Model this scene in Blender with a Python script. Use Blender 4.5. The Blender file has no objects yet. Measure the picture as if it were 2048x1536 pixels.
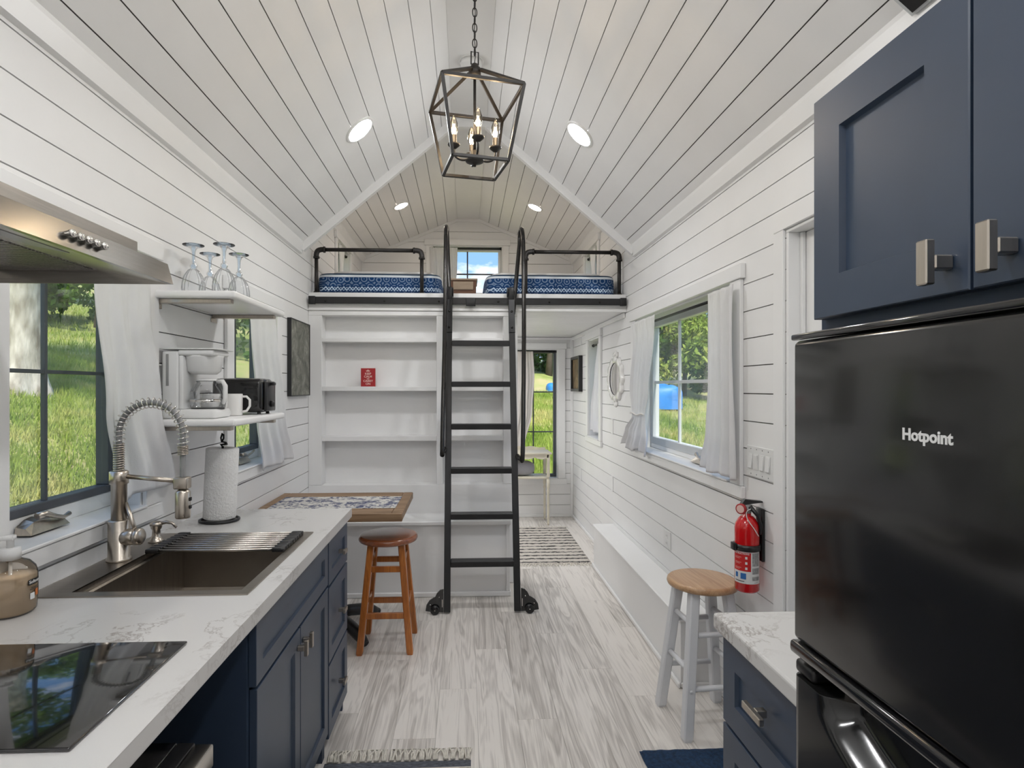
import bpy, bmesh, math, random
import numpy as np
from mathutils import Vector, Matrix, noise as mnoise
random.seed(7)
R_ = math.radians
PI = math.pi
SC = bpy.context.scene
COL = SC.collection

# ------------------------------------------------------------------ camera
FPX, CX, CY, CAMH = 1150.0, 982.0, 775.0, 1.465
YAW = math.atan(FPX / 26500.0)
cam_d = bpy.data.cameras.new('camera')
cam_d.sensor_width = 36.0
cam_d.lens = FPX / 2048.0 * 36.0
cam_d.shift_x = (1024.0 - CX) / 2048.0
cam_d.shift_y = (CY - 768.0) / 2048.0
cam_d.clip_start = 0.02
cam_d.clip_end = 300
cam = bpy.data.objects.new('camera', cam_d)
COL.objects.link(cam)
cam.location = (0, 0, CAMH)
cam.rotation_euler = (PI / 2, 0, -YAW)
SC.camera = cam

# ------------------------------------------------------------------ view
SC.view_settings.view_transform = 'Standard'
SC.view_settings.look = 'None'
SC.view_settings.exposure = 0.42
SC.view_settings.gamma = 1.0
SC.view_settings.use_curve_mapping = False
SC.cycles.caustics_reflective = False
SC.cycles.caustics_refractive = False
SC.cycles.max_bounces = 6
SC.cycles.glossy_bounces = 3
SC.cycles.diffuse_bounces = 4

# ------------------------------------------------------------------ world: blue sky with clouds
W = bpy.data.worlds.new('sky')
SC.world = W
W.use_nodes = True
nt = W.node_tree
nt.nodes.clear()
_o = nt.nodes.new('ShaderNodeOutputWorld')
_b = nt.nodes.new('ShaderNodeBackground')
_tc = nt.nodes.new('ShaderNodeTexCoord')
_sx = nt.nodes.new('ShaderNodeSeparateXYZ')
_gr = nt.nodes.new('ShaderNodeValToRGB')
_gr.color_ramp.elements[0].position = 0.0
_gr.color_ramp.elements[0].color = (0.30, 0.50, 0.80, 1)
_gr.color_ramp.elements[1].position = 0.6
_gr.color_ramp.elements[1].color = (0.13, 0.32, 0.72, 1)
_mp = nt.nodes.new('ShaderNodeMapping')
_mp.inputs['Scale'].default_value = (1.0, 1.0, 2.6)
_mp.inputs['Location'].default_value = (0.37, 0.1, 0.02)
_nz = nt.nodes.new('ShaderNodeTexNoise')
_nz.inputs['Scale'].default_value = 9.0
_nz.inputs['Detail'].default_value = 8
_nz.inputs['Roughness'].default_value = 0.55
_cr = nt.nodes.new('ShaderNodeValToRGB')
_cr.color_ramp.elements[0].position = 0.50
_cr.color_ramp.elements[0].color = (0, 0, 0, 1)
_cr.color_ramp.elements[1].position = 0.62
_cr.color_ramp.elements[1].color = (1, 1, 1, 1)
_mx = nt.nodes.new('ShaderNodeMix')
_mx.data_type = 'RGBA'
_mx.inputs['B'].default_value = (0.93, 0.95, 1.0, 1)
L_ = nt.links.new
L_(_tc.outputs['Generated'], _sx.inputs[0])
L_(_sx.outputs['Z'], _gr.inputs[0])
L_(_tc.outputs['Generated'], _mp.inputs[0])
L_(_mp.outputs[0], _nz.inputs['Vector'])
L_(_nz.outputs['Fac'], _cr.inputs[0])
L_(_cr.outputs[0], _mx.inputs['Factor'])
L_(_gr.outputs[0], _mx.inputs['A'])
L_(_mx.outputs['Result'], _b.inputs['Color'])
L_(_b.outputs[0], _o.inputs['Surface'])
_b.inputs['Strength'].default_value = 1.2

# ------------------------------------------------------------------ sun (over the roof from behind the camera)
_sd = bpy.data.lights.new('sun', 'SUN')
_sd.energy = 5.2
_sd.angle = R_(6)
_sd.color = (1.0, 0.95, 0.86)
_so = bpy.data.objects.new('sun', _sd)
COL.objects.link(_so)
_so.rotation_euler = (R_(38), 0, R_(6))

DOWNLIGHT = 110.0      # radiance of the recessed lamp lenses
LOFTLIGHT = 60.0
NOOKFILL = 122.0  # radiance of the added lenses hidden behind the bookcase
BULB = 2.6            # watts of each candle bulb

# ------------------------------------------------------------------ main dimensions
XL, XR = -1.165, 1.212
YB, YF = 6.48, -1.25
YS = 4.07             # end of the lower ceiling, start of the loft dormer
YLF = 4.305           # front edge of the loft
ZR = 3.365            # flat ridge
RX0, RX1 = -0.088, 0.140
EAVE, LEAVE = 2.455, 2.91
KM = (ZR - EAVE) / (RX0 - XL)
KL = (ZR - LEAVE) / (RX0 - XL)
GAP = 0.0044
PITCH = 0.1185
ZG0 = 1.439           # one known groove height

# ================================================================== materials
MAT = {}
def nmat(name):
    m = bpy.data.materials.new(name)
    m.use_nodes = True
    t = m.node_tree
    b = t.nodes['Principled BSDF']
    MAT[name] = m
    return m, t, b
def node(t, kind, **kw):
    n = t.nodes.new(kind)
    for k, v in kw.items():
        if k.startswith('i_'):
            n.inputs[k[2:].replace('_', ' ')].default_value = v
        else:
            setattr(n, k, v)
    return n
def c4(c): return (c[0], c[1], c[2], 1.0)
def simple(name, col, rough=0.5, metal=0.0, var=0.06, scale=6.0, bump=0.0, bscale=80.0, stretch=None, coat=0.0, spec=None, tint=None):
    m, t, b = nmat(name)
    tc = node(t, 'ShaderNodeTexCoord')
    mp = node(t, 'ShaderNodeMapping')
    t.links.new(tc.outputs['Object'], mp.inputs[0])
    if stretch: mp.inputs['Scale'].default_value = stretch
    nz = node(t, 'ShaderNodeTexNoise', i_Scale=scale, i_Detail=4.0)
    t.links.new(mp.outputs[0], nz.inputs['Vector'])
    cr = node(t, 'ShaderNodeValToRGB')
    d = tint or tuple(max(0, x * (1 - var)) for x in col)
    u = tuple(min(1, x * (1 + var)) for x in col)
    cr.color_ramp.elements[0].position = 0.3
    cr.color_ramp.elements[1].position = 0.7
    cr.color_ramp.elements[0].color = c4(d)
    cr.color_ramp.elements[1].color = c4(u)
    t.links.new(nz.outputs['Fac'], cr.inputs[0])
    t.links.new(cr.outputs[0], b.inputs['Base Color'])
    b.inputs['Roughness'].default_value = rough
    b.inputs['Metallic'].default_value = metal
    if coat:
        b.inputs['Coat Weight'].default_value = coat
        b.inputs['Coat Roughness'].default_value = 0.08
    if spec is not None: b.inputs['Specular IOR Level'].default_value = spec
    if bump:
        n2 = node(t, 'ShaderNodeTexNoise', i_Scale=bscale, i_Detail=3.0)
        t.links.new(mp.outputs[0], n2.inputs['Vector'])
        bp = node(t, 'ShaderNodeBump', i_Strength=bump, i_Distance=0.01)
        t.links.new(n2.outputs['Fac'], bp.inputs['Height'])
        t.links.new(bp.outputs[0], b.inputs['Normal'])
    return m
def emit(name, col, strength):
    m, t, b = nmat(name)
    b.inputs['Base Color'].default_value = c4((0.9, 0.9, 0.9))
    b.inputs['Emission Color'].default_value = c4(col)
    b.inputs['Emission Strength'].default_value = strength
    return m
def glassy(name, tint=(1, 1, 1), base=0.04, rough=0.0, power=1.0):
    m, t, b = nmat(name)
    t.nodes.remove(b)
    out = t.nodes['Material Output']
    tr = node(t, 'ShaderNodeBsdfTransparent')
    tr.inputs[0].default_value = c4(tint)
    gl = node(t, 'ShaderNodeBsdfGlossy', i_Roughness=rough)
    fr = node(t, 'ShaderNodeFresnel', i_IOR=1.45)
    ma = node(t, 'ShaderNodeMath', operation='MULTIPLY_ADD', use_clamp=True)
    ma.inputs[1].default_value = power
    ma.inputs[2].default_value = base
    mx = node(t, 'ShaderNodeMixShader')
    t.links.new(fr.outputs[0], ma.inputs[0])
    t.links.new(ma.outputs[0], mx.inputs[0])
    t.links.new(tr.outputs[0], mx.inputs[1])
    t.links.new(gl.outputs[0], mx.inputs[2])
    t.links.new(mx.outputs[0], out.inputs['Surface'])
    return m
def cloth(name, col, trans=0.35, bump=0.15, bscale=300.0):
    m = simple(name, col, rough=0.9, var=0.03, scale=10, bump=bump, bscale=bscale, spec=0.2)
    t = m.node_tree
    b = t.nodes['Principled BSDF']
    out = t.nodes['Material Output']
    tl = node(t, 'ShaderNodeBsdfTranslucent')
    tl.inputs[0].default_value = c4(col)
    mx = node(t, 'ShaderNodeMixShader')
    mx.inputs[0].default_value = trans
    t.links.new(b.outputs[0], mx.inputs[1])
    t.links.new(tl.outputs[0], mx.inputs[2])
    t.links.new(mx.outputs[0], out.inputs['Surface'])
    return m

simple('paint_white', (0.868, 0.864, 0.858), 0.45, var=0.02, scale=3.0, bump=0.03, bscale=60)
simple('paint_trim', (0.88, 0.878, 0.872), 0.35, var=0.012, scale=3.0)
simple('backer', (0.20, 0.19, 0.18), 0.9, var=0.15, scale=20)
simple('siding', (0.55, 0.57, 0.58), 0.7)
simple('navy', (0.034, 0.054, 0.092), 0.40, var=0.08, scale=4.0, spec=0.7)
simple('navy_body', (0.024, 0.042, 0.078), 0.5, var=0.08, scale=4.0)
simple('steel', (0.56, 0.53, 0.49), 0.27, 1.0, var=0.08, scale=14, stretch=(1, 1, 25))
simple('steel_h', (0.27, 0.26, 0.245), 0.20, 1.0, var=0.07, scale=10, stretch=(30, 1, 30))
simple('nickel', (0.52, 0.47, 0.41), 0.30, 1.0, var=0.06, scale=20, stretch=(8, 8, 1))
simple('sink_steel', (0.36, 0.325, 0.285), 0.33, 1.0, var=0.10, scale=8, stretch=(1, 18, 1))
simple('chrome', (0.72, 0.70, 0.67), 0.12, 1.0, var=0.03)
simple('black_steel', (0.018, 0.018, 0.019), 0.38, 0.3, var=0.15, scale=20)
simple('black_tube', (0.030, 0.028, 0.026), 0.22, 0.55, var=0.15, scale=20)
simple('bronze', (0.024, 0.021, 0.019), 0.42, 0.2, var=0.15, scale=14)
simple('black_plastic', (0.013, 0.013, 0.014), 0.30, var=0.1)
simple('black_gloss', (0.008, 0.008, 0.009), 0.10, var=0.1, coat=0.5)
simple('fridge_black', (0.010, 0.010, 0.010), 0.16, var=0.1, coat=0.3)
simple('black_glass', (0.004, 0.004, 0.005), 0.03, var=0.1, coat=1.0)
simple('white_plastic', (0.80, 0.80, 0.79), 0.28, var=0.015)
simple('ceramic', (0.84, 0.83, 0.81), 0.12, var=0.01, coat=0.5)
simple('grey_plastic', (0.30, 0.30, 0.30), 0.4)
simple('sash_dark', (0.085, 0.092, 0.105), 0.45, var=0.08)
simple('sash_light', (0.60, 0.62, 0.63), 0.4, var=0.04)
simple('red_gloss', (0.62, 0.006, 0.008), 0.18, var=0.04, coat=0.6)
simple('label_white', (0.75, 0.75, 0.74), 0.5, var=0.02)
simple('label_red', (0.60, 0.02, 0.02), 0.45, var=0.03)
simple('label_blue', (0.03, 0.15, 0.42), 0.45, var=0.03)
simple('label_grey', (0.33, 0.33, 0.33), 0.6, var=0.3, scale=160)
simple('label_black', (0.012, 0.012, 0.013), 0.45)
simple('label_orange', (0.55, 0.17, 0.05), 0.5, var=0.3, scale=60)
simple('label_cream', (0.78, 0.70, 0.48), 0.5, var=0.2, scale=60)
simple('plaque_red', (0.40, 0.018, 0.022), 0.45, var=0.05)
simple('ink_pink', (0.82, 0.55, 0.50), 0.5, var=0.03)
simple('ink_white', (0.78, 0.78, 0.77), 0.4, var=0.02)
simple('rope', (0.72, 0.68, 0.60), 0.9, var=0.12, scale=60, bump=0.3, bscale=200)
simple('towel_paper', (0.83, 0.825, 0.81), 0.95, var=0.015, scale=40, bump=0.5, bscale=120)
simple('pillow_grey', (0.36, 0.36, 0.39), 0.9, var=0.1, bump=0.3, bscale=150)
simple('cream_paint', (0.70, 0.65, 0.53), 0.5, var=0.06, scale=9)
simple('tarp', (0.03, 0.22, 0.62), 0.45, var=0.15, scale=3, bump=0.3, bscale=8)
simple('mesh_filter', (0.42, 0.40, 0.38), 0.35, 1.0, var=0.2, scale=200)
simple('lens_grey', (0.35, 0.35, 0.34), 0.25, var=0.05)
simple('dust_wood', (0.42, 0.35, 0.28), 0.55, var=0.12, scale=5, stretch=(1, 8, 8))
emit('lamp_lens', (0.985, 0.99, 1.0), DOWNLIGHT)
emit('lamp_lens_loft', (1.0, 0.86, 0.72), LOFTLIGHT)
emit('fill_lens_nook', (0.985, 0.99, 1.0), NOOKFILL)
emit('filament', (1.0, 0.74, 0.42), 30.0)
glassy('pane', (0.98, 0.99, 0.985), base=0.005, power=0.28)
glassy('clear_glass', (0.965, 0.975, 0.985), base=0.015, power=0.75)
glassy('blue_glass', (0.80, 0.88, 0.955), base=0.03, power=1.0)
glassy('bulb_glass', (0.98, 0.93, 0.85), base=0.02, power=0.9)
glassy('bottle_plastic', (0.93, 0.89, 0.84), base=0.03, power=0.9)
cloth('curtain_white', (0.91, 0.905, 0.91), trans=0.34)
cloth('curtain_warm', (0.90, 0.85, 0.82), trans=0.40)
simple('sheet_white', (0.79, 0.77, 0.74), 0.9, var=0.03, bump=0.2, bscale=90)

def mirror_mat():
    m, t, b = nmat('mirror_glass')
    nz = node(t, 'ShaderNodeTexNoise', i_Scale=4.0)
    cr = node(t, 'ShaderNodeValToRGB')
    cr.color_ramp.elements[0].color = (0.80, 0.82, 0.84, 1)
    cr.color_ramp.elements[1].color = (0.86, 0.87, 0.88, 1)
    t.links.new(nz.outputs['Fac'], cr.inputs[0])
    t.links.new(cr.outputs[0], b.inputs['Base Color'])
    b.inputs['Metallic'].default_value = 1.0
    b.inputs['Roughness'].default_value = 0.03
mirror_mat()

def wood(name, dark, light, rough=0.35, axis='X', scale=1.0, coat=0.0, random_obj=False, ring=0.5):
    """grain runs along the given object axis"""
    m, t, b = nmat(name)
    tc = node(t, 'ShaderNodeTexCoord')
    mp = node(t, 'ShaderNodeMapping')
    st = {'X': (0.7, 9, 9), 'Y': (9, 0.7, 9), 'Z': (9, 9, 0.7)}[axis]
    mp.inputs['Scale'].default_value = tuple(s * scale for s in st)
    vec = tc.outputs['Object']
    if random_obj:
        oi = node(t, 'ShaderNodeObjectInfo')
        ml = node(t, 'ShaderNodeMath', operation='MULTIPLY')
        ml.inputs[1].default_value = 37.0
        t.links.new(oi.outputs['Random'], ml.inputs[0])
        va = node(t, 'ShaderNodeVectorMath', operation='ADD')
        t.links.new(tc.outputs['Object'], va.inputs[0])
        t.links.new(ml.outputs[0], va.inputs[1])
        vec = va.outputs[0]
    t.links.new(vec, mp.inputs[0])
    n1 = node(t, 'ShaderNodeTexNoise', i_Scale=1.6, i_Detail=3.0, i_Distortion=0.6)
    t.links.new(mp.outputs[0], n1.inputs['Vector'])
    # contour rings out of the low frequency field give cathedral grain
    m1 = node(t, 'ShaderNodeMath', operation='MULTIPLY')
    m1.inputs[1].default_value = 46.0
    t.links.new(n1.outputs['Fac'], m1.inputs[0])
    sn = node(t, 'ShaderNodeMath', operation='SINE')
    t.links.new(m1.outputs[0], sn.inputs[0])
    mp2 = node(t, 'ShaderNodeMapping')
    mp2.inputs['Scale'].default_value = {'X': (2, 90, 90), 'Y': (90, 2, 90), 'Z': (90, 90, 2)}[axis]
    t.links.new(vec, mp2.inputs[0])
    n2 = node(t, 'ShaderNodeTexNoise', i_Scale=2.0 * scale, i_Detail=5.0)
    t.links.new(mp2.outputs[0], n2.inputs['Vector'])
    ad = node(t, 'ShaderNodeMath', operation='MULTIPLY_ADD')
    ad.inputs[1].default_value = 0.10 * ring
    t.links.new(sn.outputs[0], ad.inputs[0])
    fine = node(t, 'ShaderNodeMath', operation='MULTIPLY_ADD')
    fine.inputs[1].default_value = 0.45
    fine.inputs[2].default_value = 0.275
    t.links.new(n2.outputs['Fac'], fine.inputs[0])
    t.links.new(fine.outputs[0], ad.inputs[2])
    ad2 = node(t, 'ShaderNodeMath', operation='MULTIPLY_ADD')
    ad2.inputs[1].default_value = 0.55
    t.links.new(n1.outputs['Fac'], ad2.inputs[0])
    t.links.new(ad.outputs[0], ad2.inputs[2])
    last = ad2.outputs[0]
    if random_obj:
        ad3 = node(t, 'ShaderNodeMath', operation='MULTIPLY_ADD')
        ad3.inputs[1].default_value = 0.26
        t.links.new(oi.outputs['Random'], ad3.inputs[0])
        t.links.new(last, ad3.inputs[2])
        last = ad3.outputs[0]
    cr = node(t, 'ShaderNodeValToRGB')
    lo, hi = (0.55, 1.02) if not random_obj else (0.60, 1.20)
    cr.color_ramp.elements[0].position = lo - 0.0
    cr.color_ramp.elements[1].position = min(1.0, hi)
    cr.color_ramp.elements[0].color = c4(dark)
    cr.color_ramp.elements[1].color = c4(light)
    t.links.new(last, cr.inputs[0])
    t.links.new(cr.outputs[0], b.inputs['Base Color'])
    b.inputs['Roughness'].default_value = rough
    if coat:
        b.inputs['Coat Weight'].default_value = coat
        b.inputs['Coat Roughness'].default_value = 0.12
    bp = node(t, 'ShaderNodeBump', i_Strength=0.08, i_Distance=0.004)
    t.links.new(n2.outputs['Fac'], bp.inputs['Height'])
    t.links.new(bp.outputs[0], b.inputs['Normal'])
    return m
wood('floor_wood', (0.40, 0.365, 0.33), (0.83, 0.785, 0.735), 0.38, 'Y', 1.0, random_obj=True, ring=0.9)
wood('cherry', (0.23, 0.062, 0.010), (0.58, 0.20, 0.038), 0.28, 'Z', 1.2, coat=0.4)
wood('cherry_top', (0.17, 0.048, 0.018), (0.33, 0.105, 0.040), 0.22, 'X', 1.2, coat=0.5)
wood('oak_top', (0.36, 0.19, 0.090), (0.62, 0.40, 0.23), 0.35, 'Y', 1.6, coat=0.25)
wood('table_wood', (0.13, 0.07, 0.028), (0.40, 0.26, 0.155), 0.5, 'X', 1.5)
wood('night_wood', (0.10, 0.045, 0.026), (0.22, 0.11, 0.07), 0.45, 'X', 1.4)

def marble():
    m, t, b = nmat('marble')
    tc = node(t, 'ShaderNodeTexCoord')
    n0 = node(t, 'ShaderNodeTexNoise', i_Scale=4.0, i_Detail=6.0)
    t.links.new(tc.outputs['Object'], n0.inputs['Vector'])
    mx = node(t, 'ShaderNodeMix', data_type='RGBA', blend_type='LINEAR_LIGHT')
    mx.inputs['Factor'].default_value = 0.22
    t.links.new(tc.outputs['Object'], mx.inputs['A'])
    t.links.new(n0.outputs['Color'], mx.inputs['B'])
    n1 = node(t, 'ShaderNodeTexNoise', i_Scale=5.5, i_Detail=7.0, i_Roughness=0.62)
    t.links.new(mx.outputs['Result'], n1.inputs['Vector'])
    s = node(t, 'ShaderNodeMath', operation='SUBTRACT'); s.inputs[1].default_value = 0.5
    t.links.new(n1.outputs['Fac'], s.inputs[0])
    a = node(t, 'ShaderNodeMath', operation='ABSOLUTE')
    t.links.new(s.outputs[0], a.inputs[0])
    cr = node(t, 'ShaderNodeValToRGB')
    cr.color_ramp.elements[0].position = 0.0
    cr.color_ramp.elements[0].color = (1, 1, 1, 1)
    cr.color_ramp.elements[1].position = 0.022
    cr.color_ramp.elements[1].color = (0, 0, 0, 1)
    t.links.new(a.outputs[0], cr.inputs[0])
    n2 = node(t, 'ShaderNodeTexNoise', i_Scale=3.0, i_Detail=2.0)
    t.links.new(tc.outputs['Object'], n2.inputs['Vector'])
    cr2 = node(t, 'ShaderNodeValToRGB')
    cr2.color_ramp.elements[0].position = 0.46
    cr2.color_ramp.elements[1].position = 0.66
    t.links.new(n2.outputs['Fac'], cr2.inputs[0])
    mu = node(t, 'ShaderNodeMath', operation='MULTIPLY')
    t.links.new(cr.outputs[0], mu.inputs[0])
    t.links.new(cr2.outputs[0], mu.inputs[1])
    mu2 = node(t, 'ShaderNodeMath', operation='MULTIPLY'); mu2.inputs[1].default_value = 0.75
    t.links.new(mu.outputs[0], mu2.inputs[0])
    mc = node(t, 'ShaderNodeMix', data_type='RGBA')
    mc.inputs['A'].default_value = (0.645, 0.635, 0.62, 1)
    mc.inputs['B'].default_value = (0.30, 0.26, 0.235, 1)
    t.links.new(mu2.outputs[0], mc.inputs['Factor'])
    t.links.new(mc.outputs['Result'], b.inputs['Base Color'])
    b.inputs['Roughness'].default_value = 0.22
marble()

def bedding():
    """blue comforter: bands of pattern stacked by height above the loft floor (object Z)"""
    m, t, b = nmat('bedding_blue')
    tc = node(t, 'ShaderNodeTexCoord')
    sp = node(t, 'ShaderNodeSeparateXYZ')
    t.links.new(tc.outputs['Object'], sp.inputs[0])
    def M(op, a, bb=None, c=None):
        n = node(t, 'ShaderNodeMath', operation=op)
        for i, v in enumerate((a, bb, c)):
            if v is None: continue
            if isinstance(v, (int, float)): n.inputs[i].default_value = v
            else: t.links.new(v, n.inputs[i])
        return n.outputs[0]
    x = M('ADD', sp.outputs['X'], sp.outputs['Y'])
    z = sp.outputs['Z']
    cr = node(t, 'ShaderNodeValToRGB')
    cr.color_ramp.interpolation = 'CONSTANT'
    el = cr.color_ramp.elements
    navy = (0.012, 0.035, 0.10, 1)
    blue = (0.012, 0.048, 0.145, 1)
    # position = z/0.2
    stops = [(0.0, navy), (0.17, (0.02, 0.05, 0.13, 1)), (0.34, blue), (0.70, (0.66, 0.70, 0.74, 1)), (0.79, (0.012, 0.04, 0.085, 1))]
    el[0].position, el[0].color = stops[0]
    el[1].position, el[1].color = stops[1]
    for p, c in stops[2:]:
        e = el.new(p); e.color = c
    t.links.new(M('MULTIPLY', z, 5.0), cr.inputs[0])
    # zigzag between z=.034 and .066
    tri = M('PINGPONG', M('MULTIPLY', x, 1.15), 0.026)
    d = M('ABSOLUTE', M('SUBTRACT', M('SUBTRACT', z, 0.040), tri))
    zig = M('LESS_THAN', d, 0.0062)
    tri2 = M('PINGPONG', M('MULTIPLY', M('ADD', x, 0.0226), 1.15), 0.026)
    d2 = M('ABSOLUTE', M('SUBTRACT', M('SUBTRACT', z, 0.038), tri2))
    zig2 = M('LESS_THAN', d2, 0.0028)
    zz = M('MAXIMUM', zig, zig2)
    inb = M('MULTIPLY', M('GREATER_THAN', z, 0.034), M('LESS_THAN', z, 0.072))
    zz = M('MULTIPLY', zz, inb)
    # medallion lace
    vo = node(t, 'ShaderNodeTexVoronoi', i_Scale=17.0)
    cmb = node(t, 'ShaderNodeCombineXYZ')
    t.links.new(x, cmb.inputs[0]); t.links.new(z, cmb.inputs[1])
    t.links.new(cmb.outputs[0], vo.inputs['Vector'])
    vo.inputs['Randomness'].default_value = 0.25
    rg = M('SINE', M('MULTIPLY', vo.outputs['Distance'], 21.0))
    lace = M('GREATER_THAN', rg, 0.25)
    inl = M('MULTIPLY', M('GREATER_THAN', z, 0.076), M('LESS_THAN', z, 0.138))
    lace = M('MULTIPLY', M('MULTIPLY', lace, inl), 0.36)
    dots = M('MULTIPLY', M('MULTIPLY', M('GREATER_THAN', rg, 0.6), M('LESS_THAN', z, 0.034)), 0.18)
    fac = M('MAXIMUM', M('MAXIMUM', zz, lace), dots)
    mx = node(t, 'ShaderNodeMix', data_type='RGBA')
    mx.inputs['B'].default_value = (0.46, 0.58, 0.72, 1)
    t.links.new(fac, mx.inputs['Factor'])
    t.links.new(cr.outputs[0], mx.inputs['A'])
    t.links.new(mx.outputs['Result'], b.inputs['Base Color'])
    b.inputs['Roughness'].default_value = 0.9
    b.inputs['Specular IOR Level'].default_value = 0.15
bedding()

def placemat_mat():
    m, t, b = nmat('toile')
    tc = node(t, 'ShaderNodeTexCoord')
    n = node(t, 'ShaderNodeTexNoise', i_Scale=26.0, i_Detail=8.0, i_Roughness=0.65, i_Distortion=1.2)
    t.links.new(tc.outputs['Object'], n.inputs['Vector'])
    n2 = node(t, 'ShaderNodeTexNoise', i_Scale=9.0, i_Detail=2.0)
    t.links.new(tc.outputs['Object'], n2.inputs['Vector'])
    a = node(t, 'ShaderNodeMath', operation='MULTIPLY_ADD')
    a.inputs[1].default_value = 0.45
    t.links.new(n2.outputs['Fac'], a.inputs[0]); t.links.new(n.outputs['Fac'], a.inputs[2])
    cr = node(t, 'ShaderNodeValToRGB')
    cr.color_ramp.elements[0].position = 0.70
    cr.color_ramp.elements[0].color = (0.66, 0.64, 0.60, 1)
    cr.color_ramp.elements[1].position = 0.80
    cr.color_ramp.elements[1].color = (0.085, 0.095, 0.17, 1)
    t.links.new(a.outputs[0], cr.inputs[0])
    t.links.new(cr.outputs[0], b.inputs['Base Color'])
    b.inputs['Roughness'].default_value = 0.9
placemat_mat()

def rug_mat():
    m, t, b = nmat('rug_stripe')
    tc = node(t, 'ShaderNodeTexCoord')
    sp = node(t, 'ShaderNodeSeparateXYZ')
    t.links.new(tc.outputs['Object'], sp.inputs[0])
    n = node(t, 'ShaderNodeTexNoise', i_Scale=42.0, i_Detail=2.0)
    t.links.new(tc.outputs['Object'], n.inputs['Vector'])
    s = node(t, 'ShaderNodeMath', operation='MULTIPLY_ADD'); s.inputs[1].default_value = 0.040
    t.links.new(n.outputs['Fac'], s.inputs[0]); t.links.new(sp.outputs['Y'], s.inputs[2])
    pp = node(t, 'ShaderNodeMath', operation='PINGPONG'); pp.inputs[1].default_value = 0.0475
    t.links.new(s.outputs[0], pp.inputs[0])
    cr = node(t, 'ShaderNodeValToRGB')
    cr.color_ramp.elements[0].position = 0.010
    cr.color_ramp.elements[0].color = (0.045, 0.042, 0.042, 1)
    cr.color_ramp.elements[1].position = 0.016
    cr.color_ramp.elements[1].color = (0.78, 0.72, 0.65, 1)
    t.links.new(pp.outputs[0], cr.inputs[0])
    n3 = node(t, 'ShaderNodeTexNoise', i_Scale=90.0)
    t.links.new(tc.outputs['Object'], n3.inputs['Vector'])
    mx = node(t, 'ShaderNodeMix', data_type='RGBA', blend_type='MULTIPLY'); mx.inputs['Factor'].default_value = 0.4
    t.links.new(cr.outputs[0], mx.inputs['A']); t.links.new(n3.outputs['Fac'], mx.inputs['B'])
    t.links.new(mx.outputs['Result'], b.inputs['Base Color'])
    bp = node(t, 'ShaderNodeBump', i_Strength=0.8, i_Distance=0.01)
    t.links.new(n3.outputs['Fac'], bp.inputs['Height'])
    t.links.new(bp.outputs[0], b.inputs['Normal'])
    b.inputs['Roughness'].default_value = 0.95
rug_mat()
simple('rug_denim', (0.115, 0.125, 0.15), 0.95, var=0.55, scale=60, stretch=(1, 6, 1), bump=0.6, bscale=120)
simple('rug_navy', (0.010, 0.035, 0.085), 0.95, var=0.4, scale=70, bump=0.9, bscale=90)

def art_mat(name, cols, scale):
    m, t, b = nmat(name)
    tc = node(t, 'ShaderNodeTexCoord')
    n = node(t, 'ShaderNodeTexNoise', i_Scale=scale, i_Detail=9.0, i_Roughness=0.7, i_Distortion=0.8)
    t.links.new(tc.outputs['Object'], n.inputs['Vector'])
    cr = node(t, 'ShaderNodeValToRGB')
    el = cr.color_ramp.elements
    el[0].position = 0.36; el[0].color = c4(cols[0])
    el[1].position = 0.68; el[1].color = c4(cols[-1])
    for i, c in enumerate(cols[1:-1]):
        e = el.new(0.36 + 0.32 * (i + 1) / (len(cols) - 1)); e.color = c4(c)
    t.links.new(n.outputs['Fac'], cr.inputs[0])
    t.links.new(cr.outputs[0], b.inputs['Base Color'])
    b.inputs['Roughness'].default_value = 0.5
art_mat('forest_print', [(0.06, 0.065, 0.05), (0.13, 0.135, 0.11), (0.22, 0.22, 0.185), (0.42, 0.41, 0.36)], 9.0)
art_mat('brown_print', [(0.05, 0.035, 0.02), (0.20, 0.13, 0.06), (0.45, 0.32, 0.18)], 7.0)

def green_mat(name, cols, scale, rough=0.8, trans=0.25, tex='Object'):
    m, t, b = nmat(name)
    tc = node(t, 'ShaderNodeTexCoord')
    n = node(t, 'ShaderNodeTexNoise', i_Scale=scale, i_Detail=5.0, i_Roughness=0.6)
    t.links.new(tc.outputs[tex], n.inputs['Vector'])
    cr = node(t, 'ShaderNodeValToRGB')
    el = cr.color_ramp.elements
    el[0].position = 0.34; el[0].color = c4(cols[0])
    el[1].position = 0.66; el[1].color = c4(cols[-1])
    for i, c in enumerate(cols[1:-1]):
        e = el.new(0.34 + 0.32 * (i + 1) / (len(cols) - 1)); e.color = c4(c)
    t.links.new(n.outputs['Fac'], cr.inputs[0])
    t.links.new(cr.outputs[0], b.inputs['Base Color'])
    b.inputs['Roughness'].default_value = rough
    b.inputs['Specular IOR Level'].default_value = 0.25
    if trans:
        out = t.nodes['Material Output']
        tl = node(t, 'ShaderNodeBsdfTranslucent')
        t.links.new(cr.outputs[0], tl.inputs[0])
        mx = node(t, 'ShaderNodeMixShader'); mx.inputs[0].default_value = trans
        t.links.new(b.outputs[0], mx.inputs[1]); t.links.new(tl.outputs[0], mx.inputs[2])
        t.links.new(mx.outputs[0], out.inputs['Surface'])
green_mat('grass_ground', [(0.17, 0.21, 0.05), (0.29, 0.33, 0.10), (0.42, 0.36, 0.18)], 0.55, trans=0)
green_mat('grass_blade', [(0.16, 0.26, 0.03), (0.32, 0.41, 0.075), (0.56, 0.51, 0.20)], 0.8)
green_mat('leaf_dark', [(0.018, 0.05, 0.012), (0.05, 0.12, 0.022), (0.12, 0.22, 0.04)], 1.3)
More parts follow.
